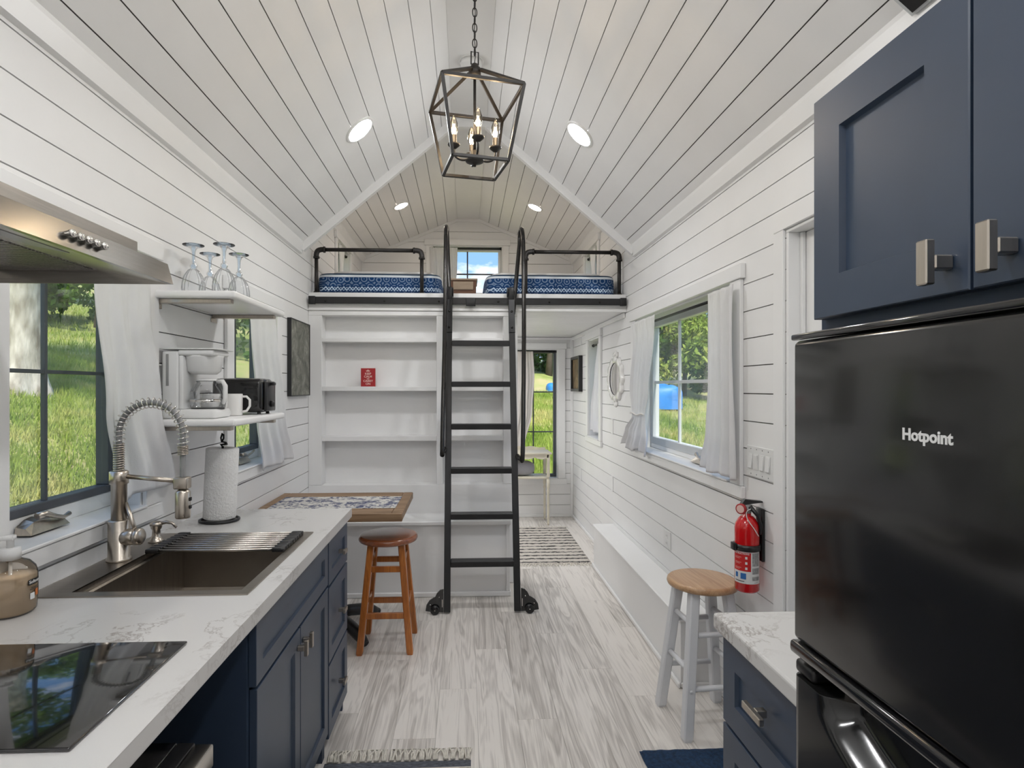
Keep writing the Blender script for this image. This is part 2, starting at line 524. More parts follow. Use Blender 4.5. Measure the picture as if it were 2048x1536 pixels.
green_mat('leaf_mid', [(0.05, 0.12, 0.015), (0.13, 0.25, 0.035), (0.28, 0.40, 0.07)], 1.3)
green_mat('leaf_light', [(0.14, 0.22, 0.03), (0.30, 0.40, 0.07), (0.52, 0.50, 0.16)], 1.3)
simple('bark', (0.56, 0.52, 0.46), 0.9, var=0.2, scale=9, bump=1.0, bscale=26, stretch=(1, 1, 0.3), tint=(0.24, 0.20, 0.155))
simple('bark_dark', (0.10, 0.075, 0.055), 0.9, var=0.3, scale=6, bump=0.8, bscale=20)

# ================================================================== mesh helpers
WM = {}      # world matrix of every object that may be a parent
class MB:
    def __init__(s): s.v = []; s.f = []; s.sm = []
    def add(s, vs, fs, smooth=False):
        o = len(s.v)
        s.v += [tuple(v) for v in vs]
        s.f += [tuple(o + i for i in f) for f in fs]
        s.sm += [smooth] * len(fs)
        return s
    def box(s, x0, x1, y0, y1, z0, z1, b=0.0, M=None):
        if x1 < x0: x0, x1 = x1, x0
        if y1 < y0: y0, y1 = y1, y0
        if z1 < z0: z0, z1 = z1, z0
        if b <= 0:
            vs = [(x, y, z) for x in (x0, x1) for y in (y0, y1) for z in (z0, z1)]
            fs = [(0, 1, 3, 2), (4, 6, 7, 5), (0, 4, 5, 1), (2, 3, 7, 6), (0, 2, 6, 4), (1, 5, 7, 3)]
        else:
            b = min(b, (x1 - x0) * .49, (y1 - y0) * .49, (z1 - z0) * .49)
            lo, hi = (x0, y0, z0), (x1, y1, z1)
            vs = []; idx = {}
            for i in range(8):
                sg = [(i >> k) & 1 for k in range(3)]
                for ax in range(3):
                    p = []
                    for k in range(3):
                        e = hi[k] if sg[k] else lo[k]
                        if k != ax: e += -b if sg[k] else b
                        p.append(e)
                    idx[(i, ax)] = len(vs); vs.append(tuple(p))
            fs = []
            for ax in range(3):
                o1, o2 = [k for k in range(3) if k != ax]
                for sd in (0, 1):
                    q = []
                    for a, c in ((0, 0), (1, 0), (1, 1), (0, 1)):
                        q.append(idx[((sd << ax) | (a << o1) | (c << o2), ax)])
                    fs.append(tuple(q))
                for a in (0, 1):
                    for c in (0, 1):
                        i0 = (a << o1) | (c << o2); i1 = i0 | (1 << ax)
                        fs.append((idx[(i0, o1)], idx[(i1, o1)], idx[(i1, o2)], idx[(i0, o2)]))
            for i in range(8): fs.append(tuple(idx[(i, a)] for a in range(3)))
        if M is not None: vs = [M @ Vector(v) for v in vs]
        return s.add(vs, fs)
    def prism(s, poly, axis, a0, a1, M=None):
        """poly: 2D points in the two other axes (cyclic order x,y,z without axis)"""
        def P(p, a):
            if axis == 'x': return (a, p[0], p[1])
            if axis == 'y': return (p[0], a, p[1])
            return (p[0], p[1], a)
        n = len(poly)
        vs = [P(p, a0) for p in poly] + [P(p, a1) for p in poly]
        fs = [tuple(range(n)), tuple(range(2 * n - 1, n - 1, -1))]
        fs += [(i, (i + 1) % n, n + (i + 1) % n, n + i) for i in range(n)]
        if M is not None: vs = [M @ Vector(v) for v in vs]
        return s.add(vs, fs)
    def tube(s, pts, r, n=10, caps=True, closed=False, smooth=True, up=None):
        pts = [Vector(p) for p in pts]
        m = len(pts)
        rs = r if isinstance(r, (list, tuple)) else [r] * m
        T = []
        for i in range(m):
            a = pts[(i - 1) % m] if (closed or i > 0) else pts[i]
            c = pts[(i + 1) % m] if (closed or i < m - 1) else pts[i]
            T.append((c - a).normalized())
        u = Vector(up) if up else (Vector((0, 0, 1)) if abs(T[0].z) < .9 else Vector((1, 0, 0)))
        u = (u - T[0] * u.dot(T[0])).normalized()
        vs = []
        for i in range(m):
            u = (u - T[i] * u.dot(T[i]))
            u = u.normalized() if u.length > 1e-6 else Vector((1, 0, 0))
            w = T[i].cross(u)
            for k in range(n):
                an = 2 * PI * k / n
                vs.append(pts[i] + (u * math.cos(an) + w * math.sin(an)) * rs[i])
        fs = []
        for i in range(m if closed else m - 1):
            j = (i + 1) % m
            for k in range(n):
                l = (k + 1) % n
                fs.append((i * n + k, i * n + l, j * n + l, j * n + k))
        s.add(vs, fs, smooth)
        if caps and not closed:
            o = len(s.v) - m * n
            s.f.append(tuple(o + k for k in range(n - 1, -1, -1))); s.sm.append(False)
            s.f.append(tuple(o + (m - 1) * n + k for k in range(n))); s.sm.append(False)
        return s
    def lathe(s, prof, c=(0, 0, 0), n=32, M=None, mod=None, smooth=True, a0=0.0, a1=2 * PI, sy=1.0):
        full = abs(a1 - a0 - 2 * PI) < 1e-6
        k = n if full else n + 1
        vs = []
        for (r, z) in prof:
            for i in range(k):
                an = a0 + (a1 - a0) * i / n
                rr = r * (mod(an, z) if mod else 1.0)
                vs.append(Vector((rr * math.cos(an), rr * math.sin(an) * sy, z)))
        fs = []
        for j in range(len(prof) - 1):
            for i in range(n):
                l = (i + 1) % k
                fs.append((j * k + i, j * k + l, (j + 1) * k + l, (j + 1) * k + i))
        if M is not None: vs = [M @ v for v in vs]
        cc = Vector(c)
        return s.add([v + cc for v in vs], fs, smooth)
    def disc(s, c, r, n=24, z=0, M=None):
        vs = [Vector((r * math.cos(2 * PI * i / n), r * math.sin(2 * PI * i / n), z)) for i in range(n)]
        if M is not None: vs = [M @ v for v in vs]
        return s.add([v + Vector(c) for v in vs], [tuple(range(n))])
    def grid(s, fn, nu, nv, smooth=True, flip=False):
        vs = [fn(i / nu, j / nv) for j in range(nv + 1) for i in range(nu + 1)]
        fs = []
        for j in range(nv):
            for i in range(nu):
                a = j * (nu + 1) + i
                q = (a, a + 1, a + nu + 2, a + nu + 1)
                fs.append(q[::-1] if flip else q)
        return s.add(vs, fs, smooth)
    def squad(s, c, h, e=0.25, nu=40, nv=20, disp=0.0, ds=5.0, e2=None):
        """super-quadric box with rounded edges"""
        e2 = e2 or e
        def sp(w, p): return math.copysign(abs(w) ** p, w)
        def fn(u, v):
            a = u * 2 * PI - PI; b_ = (v - .5) * PI
            p = Vector((h[0] * sp(math.cos(b_), e) * sp(math.cos(a), e2),
                        h[1] * sp(math.cos(b_), e) * sp(math.sin(a), e2),
                        h[2] * sp(math.sin(b_), e)))
            p += Vector(c)
            if disp:
                q = mnoise.noise(p * ds)
                d = p - Vector(c)
                if d.length > 1e-6: p += d.normalized() * q * disp
            return p
        return s.grid(fn, nu, nv)
    def rbox(s, x0, x1, y0, y1, z0, z1, r=0.01, seg=3):
        bm = bmesh.new()
        bmesh.ops.create_cube(bm, size=1.0)
        for v in bm.verts:
            v.co = Vector(((x0 + x1) / 2 + v.co.x * (x1 - x0), (y0 + y1) / 2 + v.co.y * (y1 - y0), (z0 + z1) / 2 + v.co.z * (z1 - z0)))
        bmesh.ops.bevel(bm, geom=bm.edges[:], offset=r, segments=seg, profile=0.5, affect='EDGES')
        bm.verts.index_update()
        s.add([v.co.copy() for v in bm.verts], [[v.index for v in f.verts] for f in bm.faces], True)
        bm.free()
        return s
    def bounds(s):
        a = np.array([tuple(v) for v in s.v])
        return a.min(0), a.max(0)

def fix_normals(me):
    bm = bmesh.new(); bm.from_mesh(me)
    bmesh.ops.recalc_face_normals(bm, faces=bm.faces)
    bm.to_mesh(me); bm.free()
def mesh_of(name, mb, mat, inv=None, fix=True):
    me = bpy.data.meshes.new(name)
    vs = mb.v if inv is None else [tuple(inv @ Vector(v)) for v in mb.v]
    me.from_pydata(vs, [], mb.f)
    me.polygons.foreach_set('use_smooth', mb.sm)
    if fix and len(mb.f) < 60000: fix_normals(me)
    me.materials.append(MAT[mat])
    if any(mb.sm) and not all(mb.sm): pass
    me.update()
    return me
def tag(o, label=None, cat=None, group=None, kind=None):
    if label: o['label'] = label
    if cat: o['category'] = cat
    if group: o['group'] = group
    if kind: o['kind'] = kind
    return o
def link(o, parent=None, M=None):
    COL.objects.link(o)
    if parent is not None:
        o.parent = parent
        WM[o.name] = WM[parent.name] @ (M or Matrix())
    else:
        WM[o.name] = M or Matrix()
    o.matrix_basis = M or Matrix()
    return o
def thing(name, label, cat, loc=(0, 0, 0), rz=0.0, group=None, kind=None, R=None):
    o = bpy.data.objects.new(name, None)
    o.empty_display_size = 0.05
    M = Matrix.Translation(Vector(loc)) @ (R.to_4x4() if R is not None else Matrix.Rotation(rz, 4, 'Z'))
    link(o, None, M)
    return tag(o, label, cat, group, kind)
def part(name, mb, mat, parent, local=False, label=None, kind=None, at=None):
    """a part in world coordinates (or thing-local ones); at = origin given in the same coordinates"""
    PW = WM[parent.name]
    inv = Matrix() if local else PW.inverted()
    if at is not None:
        T = Matrix.Translation(inv @ Vector(at))
        me = mesh_of(name, mb, mat, T.inverted() @ inv)
        o = bpy.data.objects.new(name, me)
        link(o, parent, T)
    else:
        me = mesh_of(name, mb, mat, None if local else inv)
        o = bpy.data.objects.new(name, me)
        link(o, parent)
    if label: o['label'] = label
    if kind: o['kind'] = kind
    return o
def solo(name, mb, mat, label, cat, group=None, kind=None):
    lo, hi = mb.bounds()
    loc = Vector(((lo[0] + hi[0]) / 2, (lo[1] + hi[1]) / 2, lo[2]))
    T = Matrix.Translation(loc)
    o = bpy.data.objects.new(name, mesh_of(name, mb, mat, T.inverted()))
    link(o, None, T)
    return tag(o, label, cat, group, kind)
def struct(name, mb, mat):
    o = bpy.data.objects.new(name, mesh_of(name, mb, mat))
    link(o)
    o['kind'] = 'structure'
    return o
def copy_tree(o, M=None, parent=None, label=None):
    c = o.copy()
    COL.objects.link(c)
    if parent is not None:
        c.parent = parent
        WM[c.name] = WM[parent.name] @ o.matrix_basis
    else:
        c.matrix_basis = M
        WM[c.name] = M
    if label: c['label'] = label
    for ch in list(o.children): copy_tree(ch, None, c)
    return c
def arc(c, r, a0, a1, n, plane='xz', k=0.0):
    out = []
    for i in range(n + 1):
        a = a0 + (a1 - a0) * i / n
        u, w = r * math.cos(a), r * math.sin(a)
        if plane == 'xz': out.append((c[0] + u, c[1], c[2] + w))
        elif plane == 'yz': out.append((c[0], c[1] + u, c[2] + w))
        else: out.append((c[0] + u, c[1] + w, c[2]))
    return out
def text_mb(txt, size, fn, ext=0.0006, align='CENTER', bold=0.0, font=None):
    """lettering as mesh; fn maps (x, y, depth) of the flat text to the world"""
    cu = bpy.data.curves.new('t', 'FONT')
    cu.body = txt; cu.size = size; cu.extrude = ext; cu.align_x = align; cu.align_y = 'CENTER'
    cu.resolution_u = 3
    cu.offset = bold
    ob = bpy.data.objects.new('t', cu)
    COL.objects.link(ob)
    bpy.context.view_layer.update()
    dg = bpy.context.evaluated_depsgraph_get()
    me = ob.evaluated_get(dg).to_mesh()
    mb = MB()
    mb.add([fn(v.co.x, v.co.y, v.co.z) for v in me.vertices], [tuple(p.vertices) for p in me.polygons])
    ob.evaluated_get(dg).to_mesh_clear()
    bpy.data.objects.remove(ob)
    return mb
def align_m(c, zdir):
    q = Vector((0, 0, 1)).rotation_difference(Vector(zdir).normalized())
    return Matrix.Translation(Vector(c)) @ q.to_matrix().to_4x4()

def slabs(a0, a1, z0, z1, holes, outer=None, extra=()):
    """rectangle minus rectangular holes -> list of quads [(a,z)*4]"""
    zs = {z0, z1}
    for h in holes:
        for z in (h[2], h[3]):
            if z0 < z < z1: zs.add(z)
    for z in extra:
        if z0 < z < z1: zs.add(z)
    zs = sorted(zs)
    out = []
    for za, zb in zip(zs, zs[1:]):
        zm = (za + zb) / 2
        cuts = sorted((max(h[0], a0), min(h[1], a1)) for h in holes if h[2] <= zm <= h[3] and h[1] > a0 and h[0] < a1)
        xs = []; cur = None
        start = 'L'
        segs = []
        pos = a0; lt = True
        for c0, c1 in cuts:
            if c0 > pos + 1e-6 or lt: segs.append((pos, c0, lt, False))
            pos = c1; lt = False
        if pos < a1 - 1e-6 or True: segs.append((pos, a1, lt, True))
        for s0, s1, l, r in segs:
            b0, b1, t0, t1 = s0, s1, s0, s1
            if outer:
                ob, ot = outer(za), outer(zb)
                if l: b0, t0 = max(s0, ob[0]), max(s0, ot[0])
                if r: b1, t1 = min(s1, ob[1]), min(s1, ot[1])
            if b1 - b0 > 1e-4 and t1 - t0 > -1e-4 and (s1 - s0) > 1e-6:
                out.append(((b0, za), (b1, za), (max(t1, t0), zb), (t0, zb)))
    return out

def brushed(name, rot):
    """horizontal brushing: highlights stretch across the grain"""
    t = MAT[name].node_tree; b = t.nodes['Principled BSDF']
    tg = node(t, 'ShaderNodeTangent', direction_type='RADIAL', axis='Z')
    t.links.new(tg.outputs[0], b.inputs['Tangent'])
    b.inputs['Anisotropic'].default_value = 0.85
    b.inputs['Anisotropic Rotation'].default_value = rot
    b.inputs['Roughness'].default_value = 0.30
MAT['steel_h'].node_tree.nodes['Principled BSDF'].inputs['Roughness'].default_value = 0.22

# ================================================================== the room shell
MIR = XL + XR
RX1 = MIR - RX0
class Frame:
    """a wall: a runs along it, d points outwards (0 = inner face), z up"""
    def __init__(s, side): s.side = side
    def P(s, a, d, z):
        if s.side == 'L': return (XL - d, a, z)
        if s.side == 'R': return (XR + d, a, z)
        return (a, YB + d, z)
    def box(s, mb, a0, a1, d0, d1, z0, z1, b=0.0):
        p, q = s.P(a0, d0, z0), s.P(a1, d1, z1)
        return mb.box(p[0], q[0], p[1], q[1], p[2], q[2], b)
    def prism(s, mb, poly, d0, d1):
        if s.side == 'L': return mb.prism(poly, 'x', XL - d0, XL - d1)
        if s.side == 'R': return mb.prism(poly, 'x', XR + d0, XR + d1)
        return mb.prism(poly, 'y', YB + d0, YB + d1)
FL, FR, FB = Frame('L'), Frame('R'), Frame('B')

#            a0     a1     z0     z1
OPEN_L = [(1.500, 2.120, 1.035, 1.940), (2.906, 3.560, 1.035, 1.940), (5.22, 5.80, 2.32, 2.80)]
OPEN_R = [(2.560, 4.030, 1.035, 1.940), (5.150, 5.620, 0.985, 1.930), (5.22, 5.80, 2.32, 2.80), (1.02, 2.13, -0.01, 2.062)]
OPEN_B = [(0.500, 1.040, 0.435, 1.900), (-0.380, 0.412, 2.470, 3.060)]

def rows(ztop):
    z = ZG0 - 12 * PITCH
    out = []
    lo = 0.0
    while z < ztop + PITCH:
        if z > 0.001: out.append((lo, min(z, ztop)))
        lo = z
        z += PITCH
    return [r for r in out if r[1] - r[0] > 0.004]

def side_wall(name, fr, holes):
    top = (YF, YS, EAVE + 0.01, 9.0)
    mb = MB()
    for q in slabs(YF, YB + 0.1, -0.02, LEAVE + 0.09, holes + [(YF, YS, EAVE + 0.1, 9.0)]):
        fr.prism(mb, q, 0.0125, 0.12)
    w = struct(name, mb, 'backer')
    for z0, z1 in rows(LEAVE + 0.0):
        mb = MB()
        for q in slabs(YF, YB, z0 + GAP / 2, z1 - GAP / 2, holes + [top]):
            fr.prism(mb, q, 0.0, 0.012)
        if mb.f: part('plank', mb, 'paint_white', w)
    return w
side_wall('wall_left', FL, OPEN_L)
side_wall('wall_right', FR, OPEN_R)
# back wall with the dormer gable
def gable(z):
    if z <= LEAVE: return (XL, XR)
    x = XL + (z - LEAVE) / KL
    return (x, MIR - x)
mb = MB()
for q in slabs(XL - 0.12, XR + 0.12, -0.02, ZR + 0.1, OPEN_B):
    FB.prism(mb, q, 0.0125, 0.12)
wb = struct('wall_back', mb, 'backer')
for z0, z1 in rows(ZR):
    mb = MB()
    for q in slabs(XL, XR, z0 + GAP / 2, z1 - GAP / 2, OPEN_B, gable, (LEAVE,)):
        FB.prism(mb, q, 0.0, 0.012)
    if mb.f: part('plank', mb, 'paint_white', wb)
# wall behind the camera
struct('wall_front', MB().prism([(XL - .12, -.02), (XR + .12, -.02), (XR + .12, EAVE + .1), (RX1, ZR + .1), (RX0, ZR + .1), (XL - .12, EAVE + .1)], 'y', YF - 0.1, YF), 'paint_white')
# partition behind the bookcase and the dormer cheeks
struct('wall_loft_left', MB().prism([(XL - .11, EAVE + .02), (XL - .11, LEAVE + .16), (RX0 - .02, ZR + .1), (RX0 - .02, ZR + .02)], 'y', YS + 0.03, YS + 0.09), 'paint_white')
struct('wall_loft_right', MB().prism([(XR + .11, EAVE + .02), (XR + .11, LEAVE + .16), (RX1 + .02, ZR + .1), (RX1 + .02, ZR + .02)], 'y', YS + 0.03, YS + 0.09), 'paint_white')

# ------------------------------------------------------------------ ceilings
def slope_poly(x0, x1, k, eave, t0, t1, mir):
    nx, nz = -k / math.hypot(1, k), 1 / math.hypot(1, k)
    def z(x): return eave + k * (x - XL)
    p = [(x0 + nx * t0, z(x0) + nz * t0), (x1 + nx * t0, z(x1) + nz * t0), (x1 + nx * t1, z(x1) + nz * t1), (x0 + nx * t1, z(x0) + nz * t1)]
    return [(MIR - a, b) for a, b in p] if mir else p
def vault(name, k, eave, gx, y0, y1):
    o = 0.016
    prof = [(XL - .12, eave - .12 * k + o), (RX0, ZR + o), (RX1, ZR + o), (XR + .12, eave - .12 * k + o),
            (XR + .12, eave - .12 * k + o + .1), (RX1, ZR + o + .1), (RX0, ZR + o + .1), (XL - .12, eave - .12 * k + o + .1)]
    c = struct(name, MB().prism(prof, 'y', y0, y1), 'backer')
    xs = [XL] + gx + [RX0]
    g = GAP / 2 / math.hypot(1, k)
    for m in (False, True):
        for a, b in zip(xs, xs[1:]):
            mb = MB().prism(slope_poly(a + g, b - g, k, eave, 0.0, 0.012, m), 'y', y0 + .001, y1 - .001)
            part('plank', mb, 'paint_white', c)
    part('plank', MB().box(RX0 - .010, RX1 + .010, y0 + .001, y1 - .001, ZR - .011, ZR + .012), 'paint_white', c)
    return c
vault('ceiling', KM, EAVE, [-1.096 + 0.0925 * i for i in range(11)], YF, YS)
vault('ceiling', KL, LEAVE, [-1.060 + 0.1065 * i for i in range(9)], YS + .002, YB)

# crown boards where wall and slope meet, rake trim at the end of the lower ceiling
def crown(name, k, eave, y0, y1, w=0.075):
    for m in (False, True):
        p = [(XL, eave - .055), (XL + .020, eave - .050), (XL + w, eave + k * w - .016), (XL + w, eave + k * w), (XL, eave)]
        if m: p = [(MIR - a, b) for a, b in p]
        struct(name, MB().prism(p, 'y', y0, y1), 'paint_trim')
crown('trim_1', KM, EAVE, YF, YS + .01, 0.034)
crown('trim_2', KL, LEAVE, YS + .10, YB, 0.05)
def rake(name, k, eave, y0, y1, t):
    for m in (False, True):
        p = slope_poly(XL, RX0 + .02, k, eave, -t, 0.004, m)
        struct(name, MB().prism(p, 'y', y0, y1), 'paint_trim')
    struct(name, MB().box(RX0 - .03, RX1 + .03, y0 - .003, y1 - .003, ZR - t * 1.3, ZR + .012), 'paint_trim')
rake('trim_3', KM, EAVE, YS - .018, YS + .022, 0.050)
rake('trim_4', KL, LEAVE, YB - .016, YB - .001, 0.030)
# vertical corner strips under the loft and up in the loft
struct('trim_5', MB().box(XR - .030, XR, YB - .030, YB, 0.0, 2.03, .004), 'paint_trim')
struct('trim_5', MB().box(XR - .016, XR, YB - .016, YB, 2.17, LEAVE, .003), 'paint_trim')
struct('trim_5', MB().box(XL, XL + .016, YB - .016, YB, 2.17, LEAVE, .003), 'paint_trim')
struct('trim_6', MB().box(XR - .02, XR - .001, YLF + .02, YB - .03, 1.995, 2.033, .004), 'paint_trim')
struct('trim_6', MB().box(0.387, XR - .021, YB - .02, YB - .001, 2.000, 2.033, .004), 'paint_trim')

# ------------------------------------------------------------------ floor of vinyl planks
fl = struct('floor', MB().box(XL - .1, XR + .1, YF - .05, YB + .1, -.08, -.0055), 'backer')
PW_, PL_ = 0.178, 1.22
pm = mesh_of('plank', MB().box(-PW_ / 2 + .0004, PW_ / 2 - .0004, -PL_ / 2 + .0004, PL_ / 2 - .0004, -.005, 0, .0006), 'floor_wood')
x = XL - .03 + PW_ / 2
rowi = 0
OFFS = [0.10, 0.74, 0.33, 1.02, 0.52, 0.00, 0.83, 0.41, 1.10, 0.22, 0.66, 0.93, 0.15, 0.58]
while x - PW_ / 2 < XR:
    y = YF - OFFS[rowi % 14]
    while y < YB:
        o = bpy.data.objects.new('plank', pm)
        x0, x1 = max(x - PW_ / 2, XL), min(x + PW_ / 2, XR)
        y0, y1 = max(y, YF), min(y + PL_, YB)
        if y1 - y0 > .01:
            if x1 - x0 < PW_ - .01 or y1 - y0 < PL_ - .01:
                mb = MB().box(x0 - (x0 + x1) / 2 + .0004, x1 - (x0 + x1) / 2 - .0004, -(y1 - y0) / 2 + .0004, (y1 - y0) / 2 - .0004, -.005, 0, .0006)
                o.data = mesh_of('plank', mb, 'floor_wood')
            link(o, fl, Matrix.Translation(((x0 + x1) / 2, (y0 + y1) / 2, 0)))
        y += PL_
    x += PW_; rowi += 1

# ------------------------------------------------------------------ loft platform
lp = struct('floor_loft', MB().box(XL, XR, YLF + .02, YB, 2.050, 2.160), 'backer')
part('fascia', MB().box(XL + .001, XR - .001, YLF, YLF + .0195, 2.035, 2.169, .003), 'paint_trim', lp)
part('fascia_lip', MB().box(XL + .001, XR - .001, YLF - .012, YLF - .0005, 2.035, 2.058, .003), 'paint_trim', lp)
part('edge_board', MB().box(XL + .001, XR - .001, YLF + .02, YB, 2.1605, 2.169), 'paint_white', lp)
y = YLF + .021
while y < YB - .02:
    y1 = min(y + PITCH, YB)
    part('plank', MB().box(XL + .001, XR - .001, y + .0012, y1 - .0012, 2.036, 2.0495), 'paint_white', lp)
    y = y1

# ------------------------------------------------------------------ skirting
struct('baseboard_right', MB().box(XR - .016, XR - .0005, 4.69, YB - .031, 0.0005, .034, .005), 'paint_trim')
struct('baseboard_back', MB().box(0.388, XR - .031, YB - .016, YB - .0005, 0.0005, .034, .005), 'paint_trim')
# short battens that hide board joints on the right wall
for (ya, za) in ((4.715, 0.6095), (4.715, 1.0835), (6.02, 0.491), (6.02, 1.913)):
    struct('trim_7', MB().box(XR - .006, XR - .0005, ya - .030, ya + .030, za - .004, za + PITCH + .004, .002), 'paint_trim')

# ------------------------------------------------------------------ windows
def window(n, fr, op, acols, zrows, sash='sash_dark', d=0.11, crank=None, w=0.085, head=0.066, apron=0.052, low=0.062, ear=0.018, mw=0.016, bar=0.040, crank_flip=1, frame_mat='paint_trim', stool=True, mmat=None, folded=False):
    mmat = mmat or sash
    a0, a1, z0, z1 = op
    win = bpy.data.objects.new('window_%d' % n, None)
    win.empty_display_size = .05
    link(win, None, Matrix.Translation(Vector(fr.P((a0 + a1) / 2, 0, z0))))
    win['kind'] = 'structure'
    T = -0.018
    def bx(name, mat, *b, par=win, bev=.0025):
        mb = MB(); fr.box(mb, *b, bev)
        return part(name, mb, mat, par)
    bx('casing', 'paint_trim', a0 - w, a0, T, -.0005, z0, z1)
    bx('casing', 'paint_trim', a1, a1 + w, T, -.0005, z0, z1)
    bx('head_casing', 'paint_trim', a0 - w - ear, a1 + w + ear, T - .008, -.0005, z1 + .001, z1 + head)
    bx('apron', 'paint_trim', a0 - w - ear, a1 + w + ear, T - .004, -.0005, z0 - apron, z0 - .001)
    # jamb boards line the opening
    j = .010
    bx('jamb', 'paint_trim', a0, a0 + j, 0, .12, z0, z1, bev=0)
    bx('jamb', 'paint_trim', a1 - j, a1, 0, .12, z0, z1, bev=0)
    bx('jamb', 'paint_trim', a0 + j, a1 - j, 0, .12, z1 - j, z1, bev=0)
    bx('sill', 'paint_trim', a0 + j, a1 - j, T - .010 if stool else 0, .12, z0, z0 + j)
    zl = z0 + j + low
    A0, A1, Z1 = a0 + j, a1 - j, z1 - j
    if low > .01:
        bx('lower_frame', frame_mat, A0, A1, d - .012, d + .04, z0 + j, zl)
    # sash bars
    bx('sash_bar', sash, A0, A1, d - .016, d + .03, zl, zl + bar)
    bx('sash_bar', sash, A0, A1, d - .016, d + .03, Z1 - bar, Z1)
    bx('sash_bar', sash, A0, A0 + bar, d - .016, d + .03, zl + bar, Z1 - bar)
    bx('sash_bar', sash, A1 - bar, A1, d - .016, d + .03, zl + bar, Z1 - bar)
    ea = [A0 + bar] + acols + [A1 - bar]
    ez = [zl + bar] + zrows + [Z1 - bar]
    for a in acols: bx('muntin', mmat, a - mw / 2, a + mw / 2, d - .004, d + .010, zl + bar, Z1 - bar, bev=.001)
    for z in zrows: bx('muntin', mmat, A0 + bar, A1 - bar, d - .003, d + .009, z - mw / 2, z + mw / 2, bev=.001)
    for ia in range(len(ea) - 1):
        for iz in range(len(ez) - 1):
            g = .0012
            mb = MB()
            fr.box(mb, ea[ia] + (mw / 2 if ia else 0) + g, ea[ia + 1] - (mw / 2 if ia < len(ea) - 2 else 0) - g, d + .004, d + .008,
                   ez[iz] + (mw / 2 if iz else 0) + g, ez[iz + 1] - (mw / 2 if iz < len(ez) - 2 else 0) - g)
            part('pane', mb, 'pane', win)
    if crank is not None:
        s = crank_flip
        zc = z0 + j + .006
        # folded crank: wedge shaped base, hub and arm
        def Q(a, dd, z): return Vector(fr.P(crank + s * a, dd, zc + z))
        mb = MB()
        prof = [(-.078, 0), (-.074, .022), (-.042, .038), (-.015, .041), (.02, .034), (.068, .034), (.078, .0)]
        n_ = len(prof)
        vs = [Q(a, .092, z) for a, z in prof] + [Q(a, .045 + .02 * (z > .01), z * .8) for a, z in prof]
        fs = [tuple(range(n_)), tuple(range(2 * n_ - 1, n_ - 1, -1))] + [(i, (i + 1) % n_, n_ + (i + 1) % n_, n_ + i) for i in range(n_)]
        mb.add(vs, fs)
        base = part('crank_base', mb, 'nickel', win)
        if folded: part('crank_arm', MB().tube([Q(-.035, .062, .044), Q(-.012, .054, .049), Q(.02, .050, .034), Q(.055, .048, .024), Q(.080, .048, .030)], [.011, .010, .0065, .006, .007], 10), 'nickel', win)
        else: part('crank_arm', MB().tube([Q(-.03, .06, .045), Q(-.01, .052, .050), Q(.03, .045, .036), Q(.08, .042, .046), Q(.10, .038, .058)], [.011, .009, .006, .006, .007], 10), 'nickel', win)
    return win
window(1, FL, OPEN_L[0], [1.800], [1.513], crank=1.735, low=.052, bar=.026, mw=.012, folded=True)
window(2, FL, OPEN_L[1], [3.233], [1.513], crank=3.22, low=.052, bar=.028, mw=.013)
window(3, FR, OPEN_R[0], [3.075, 3.515], [1.500], sash='sash_light', crank=3.10, bar=.048, mw=.020, w=.100, low=.030, crank_flip=-1, folded=True)
window(4, FR, OPEN_R[1], [5.385], [1.45], w=.075, apron=.05)
window(5, FB, OPEN_B[0], [0.770], [0.958, 1.414], low=.0, apron=.065, w=.082, d=.08, bar=.032, mw=.014)
window(6, FB, OPEN_B[1], [0.016], [2.757], sash='paint_trim', mmat='sash_dark', low=.03, w=.068, d=.09, bar=.035, frame_mat='paint_trim', mw=.016)
window(7, FL, OPEN_L[2], [5.51], [2.58], w=.06, low=.02)
window(8, FR, OPEN_R[2], [5.51], [2.58], w=.06, low=.02)

# ------------------------------------------------------------------ entry door in the right wall
dr = bpy.data.objects.new('door_1', None)
link(dr, None, Matrix.Translation((XR, 1.575, 0))); dr['kind'] = 'structure'
def dbx(name, mat, a0, a1, d0, d1, z0, z1, b=.002):
    mb = MB(); FR.box(mb, a0, a1, d0, d1, z0, z1, b); return part(name, mb, mat, dr)
dbx('casing', 'paint_trim', 2.131, 2.200, -.012, -.0005, 0.002, 2.063)
dbx('head_casing', 'paint_trim', 0.95, 2.200, -.012, -.0005, 2.064, 2.140)
dbx('jamb', 'paint_trim', 2.115, 2.1295, 0, .12, 0.002, 2.05)
dbx('jamb', 'paint_trim', 1.021, 1.035, 0, .12, 0.002, 2.05)
dbx('jamb', 'paint_trim', 1.021, 2.1295, 0, .12, 2.050, 2.0615)
dbx('door_stop', 'paint_trim', 2.100, 2.1145, .045, .060, 0.002, 2.049)
dbx('door_slab', 'paint_trim', 1.036, 2.1145, .062, .105, 0.004, 2.049)
dbx('door_panel', 'paint_trim', 1.15, 2.0, .058, .0618, 1.15, 1.92)
dbx('door_panel', 'paint_trim', 1.15, 2.0, .058, .0618, 0.20, 1.02)

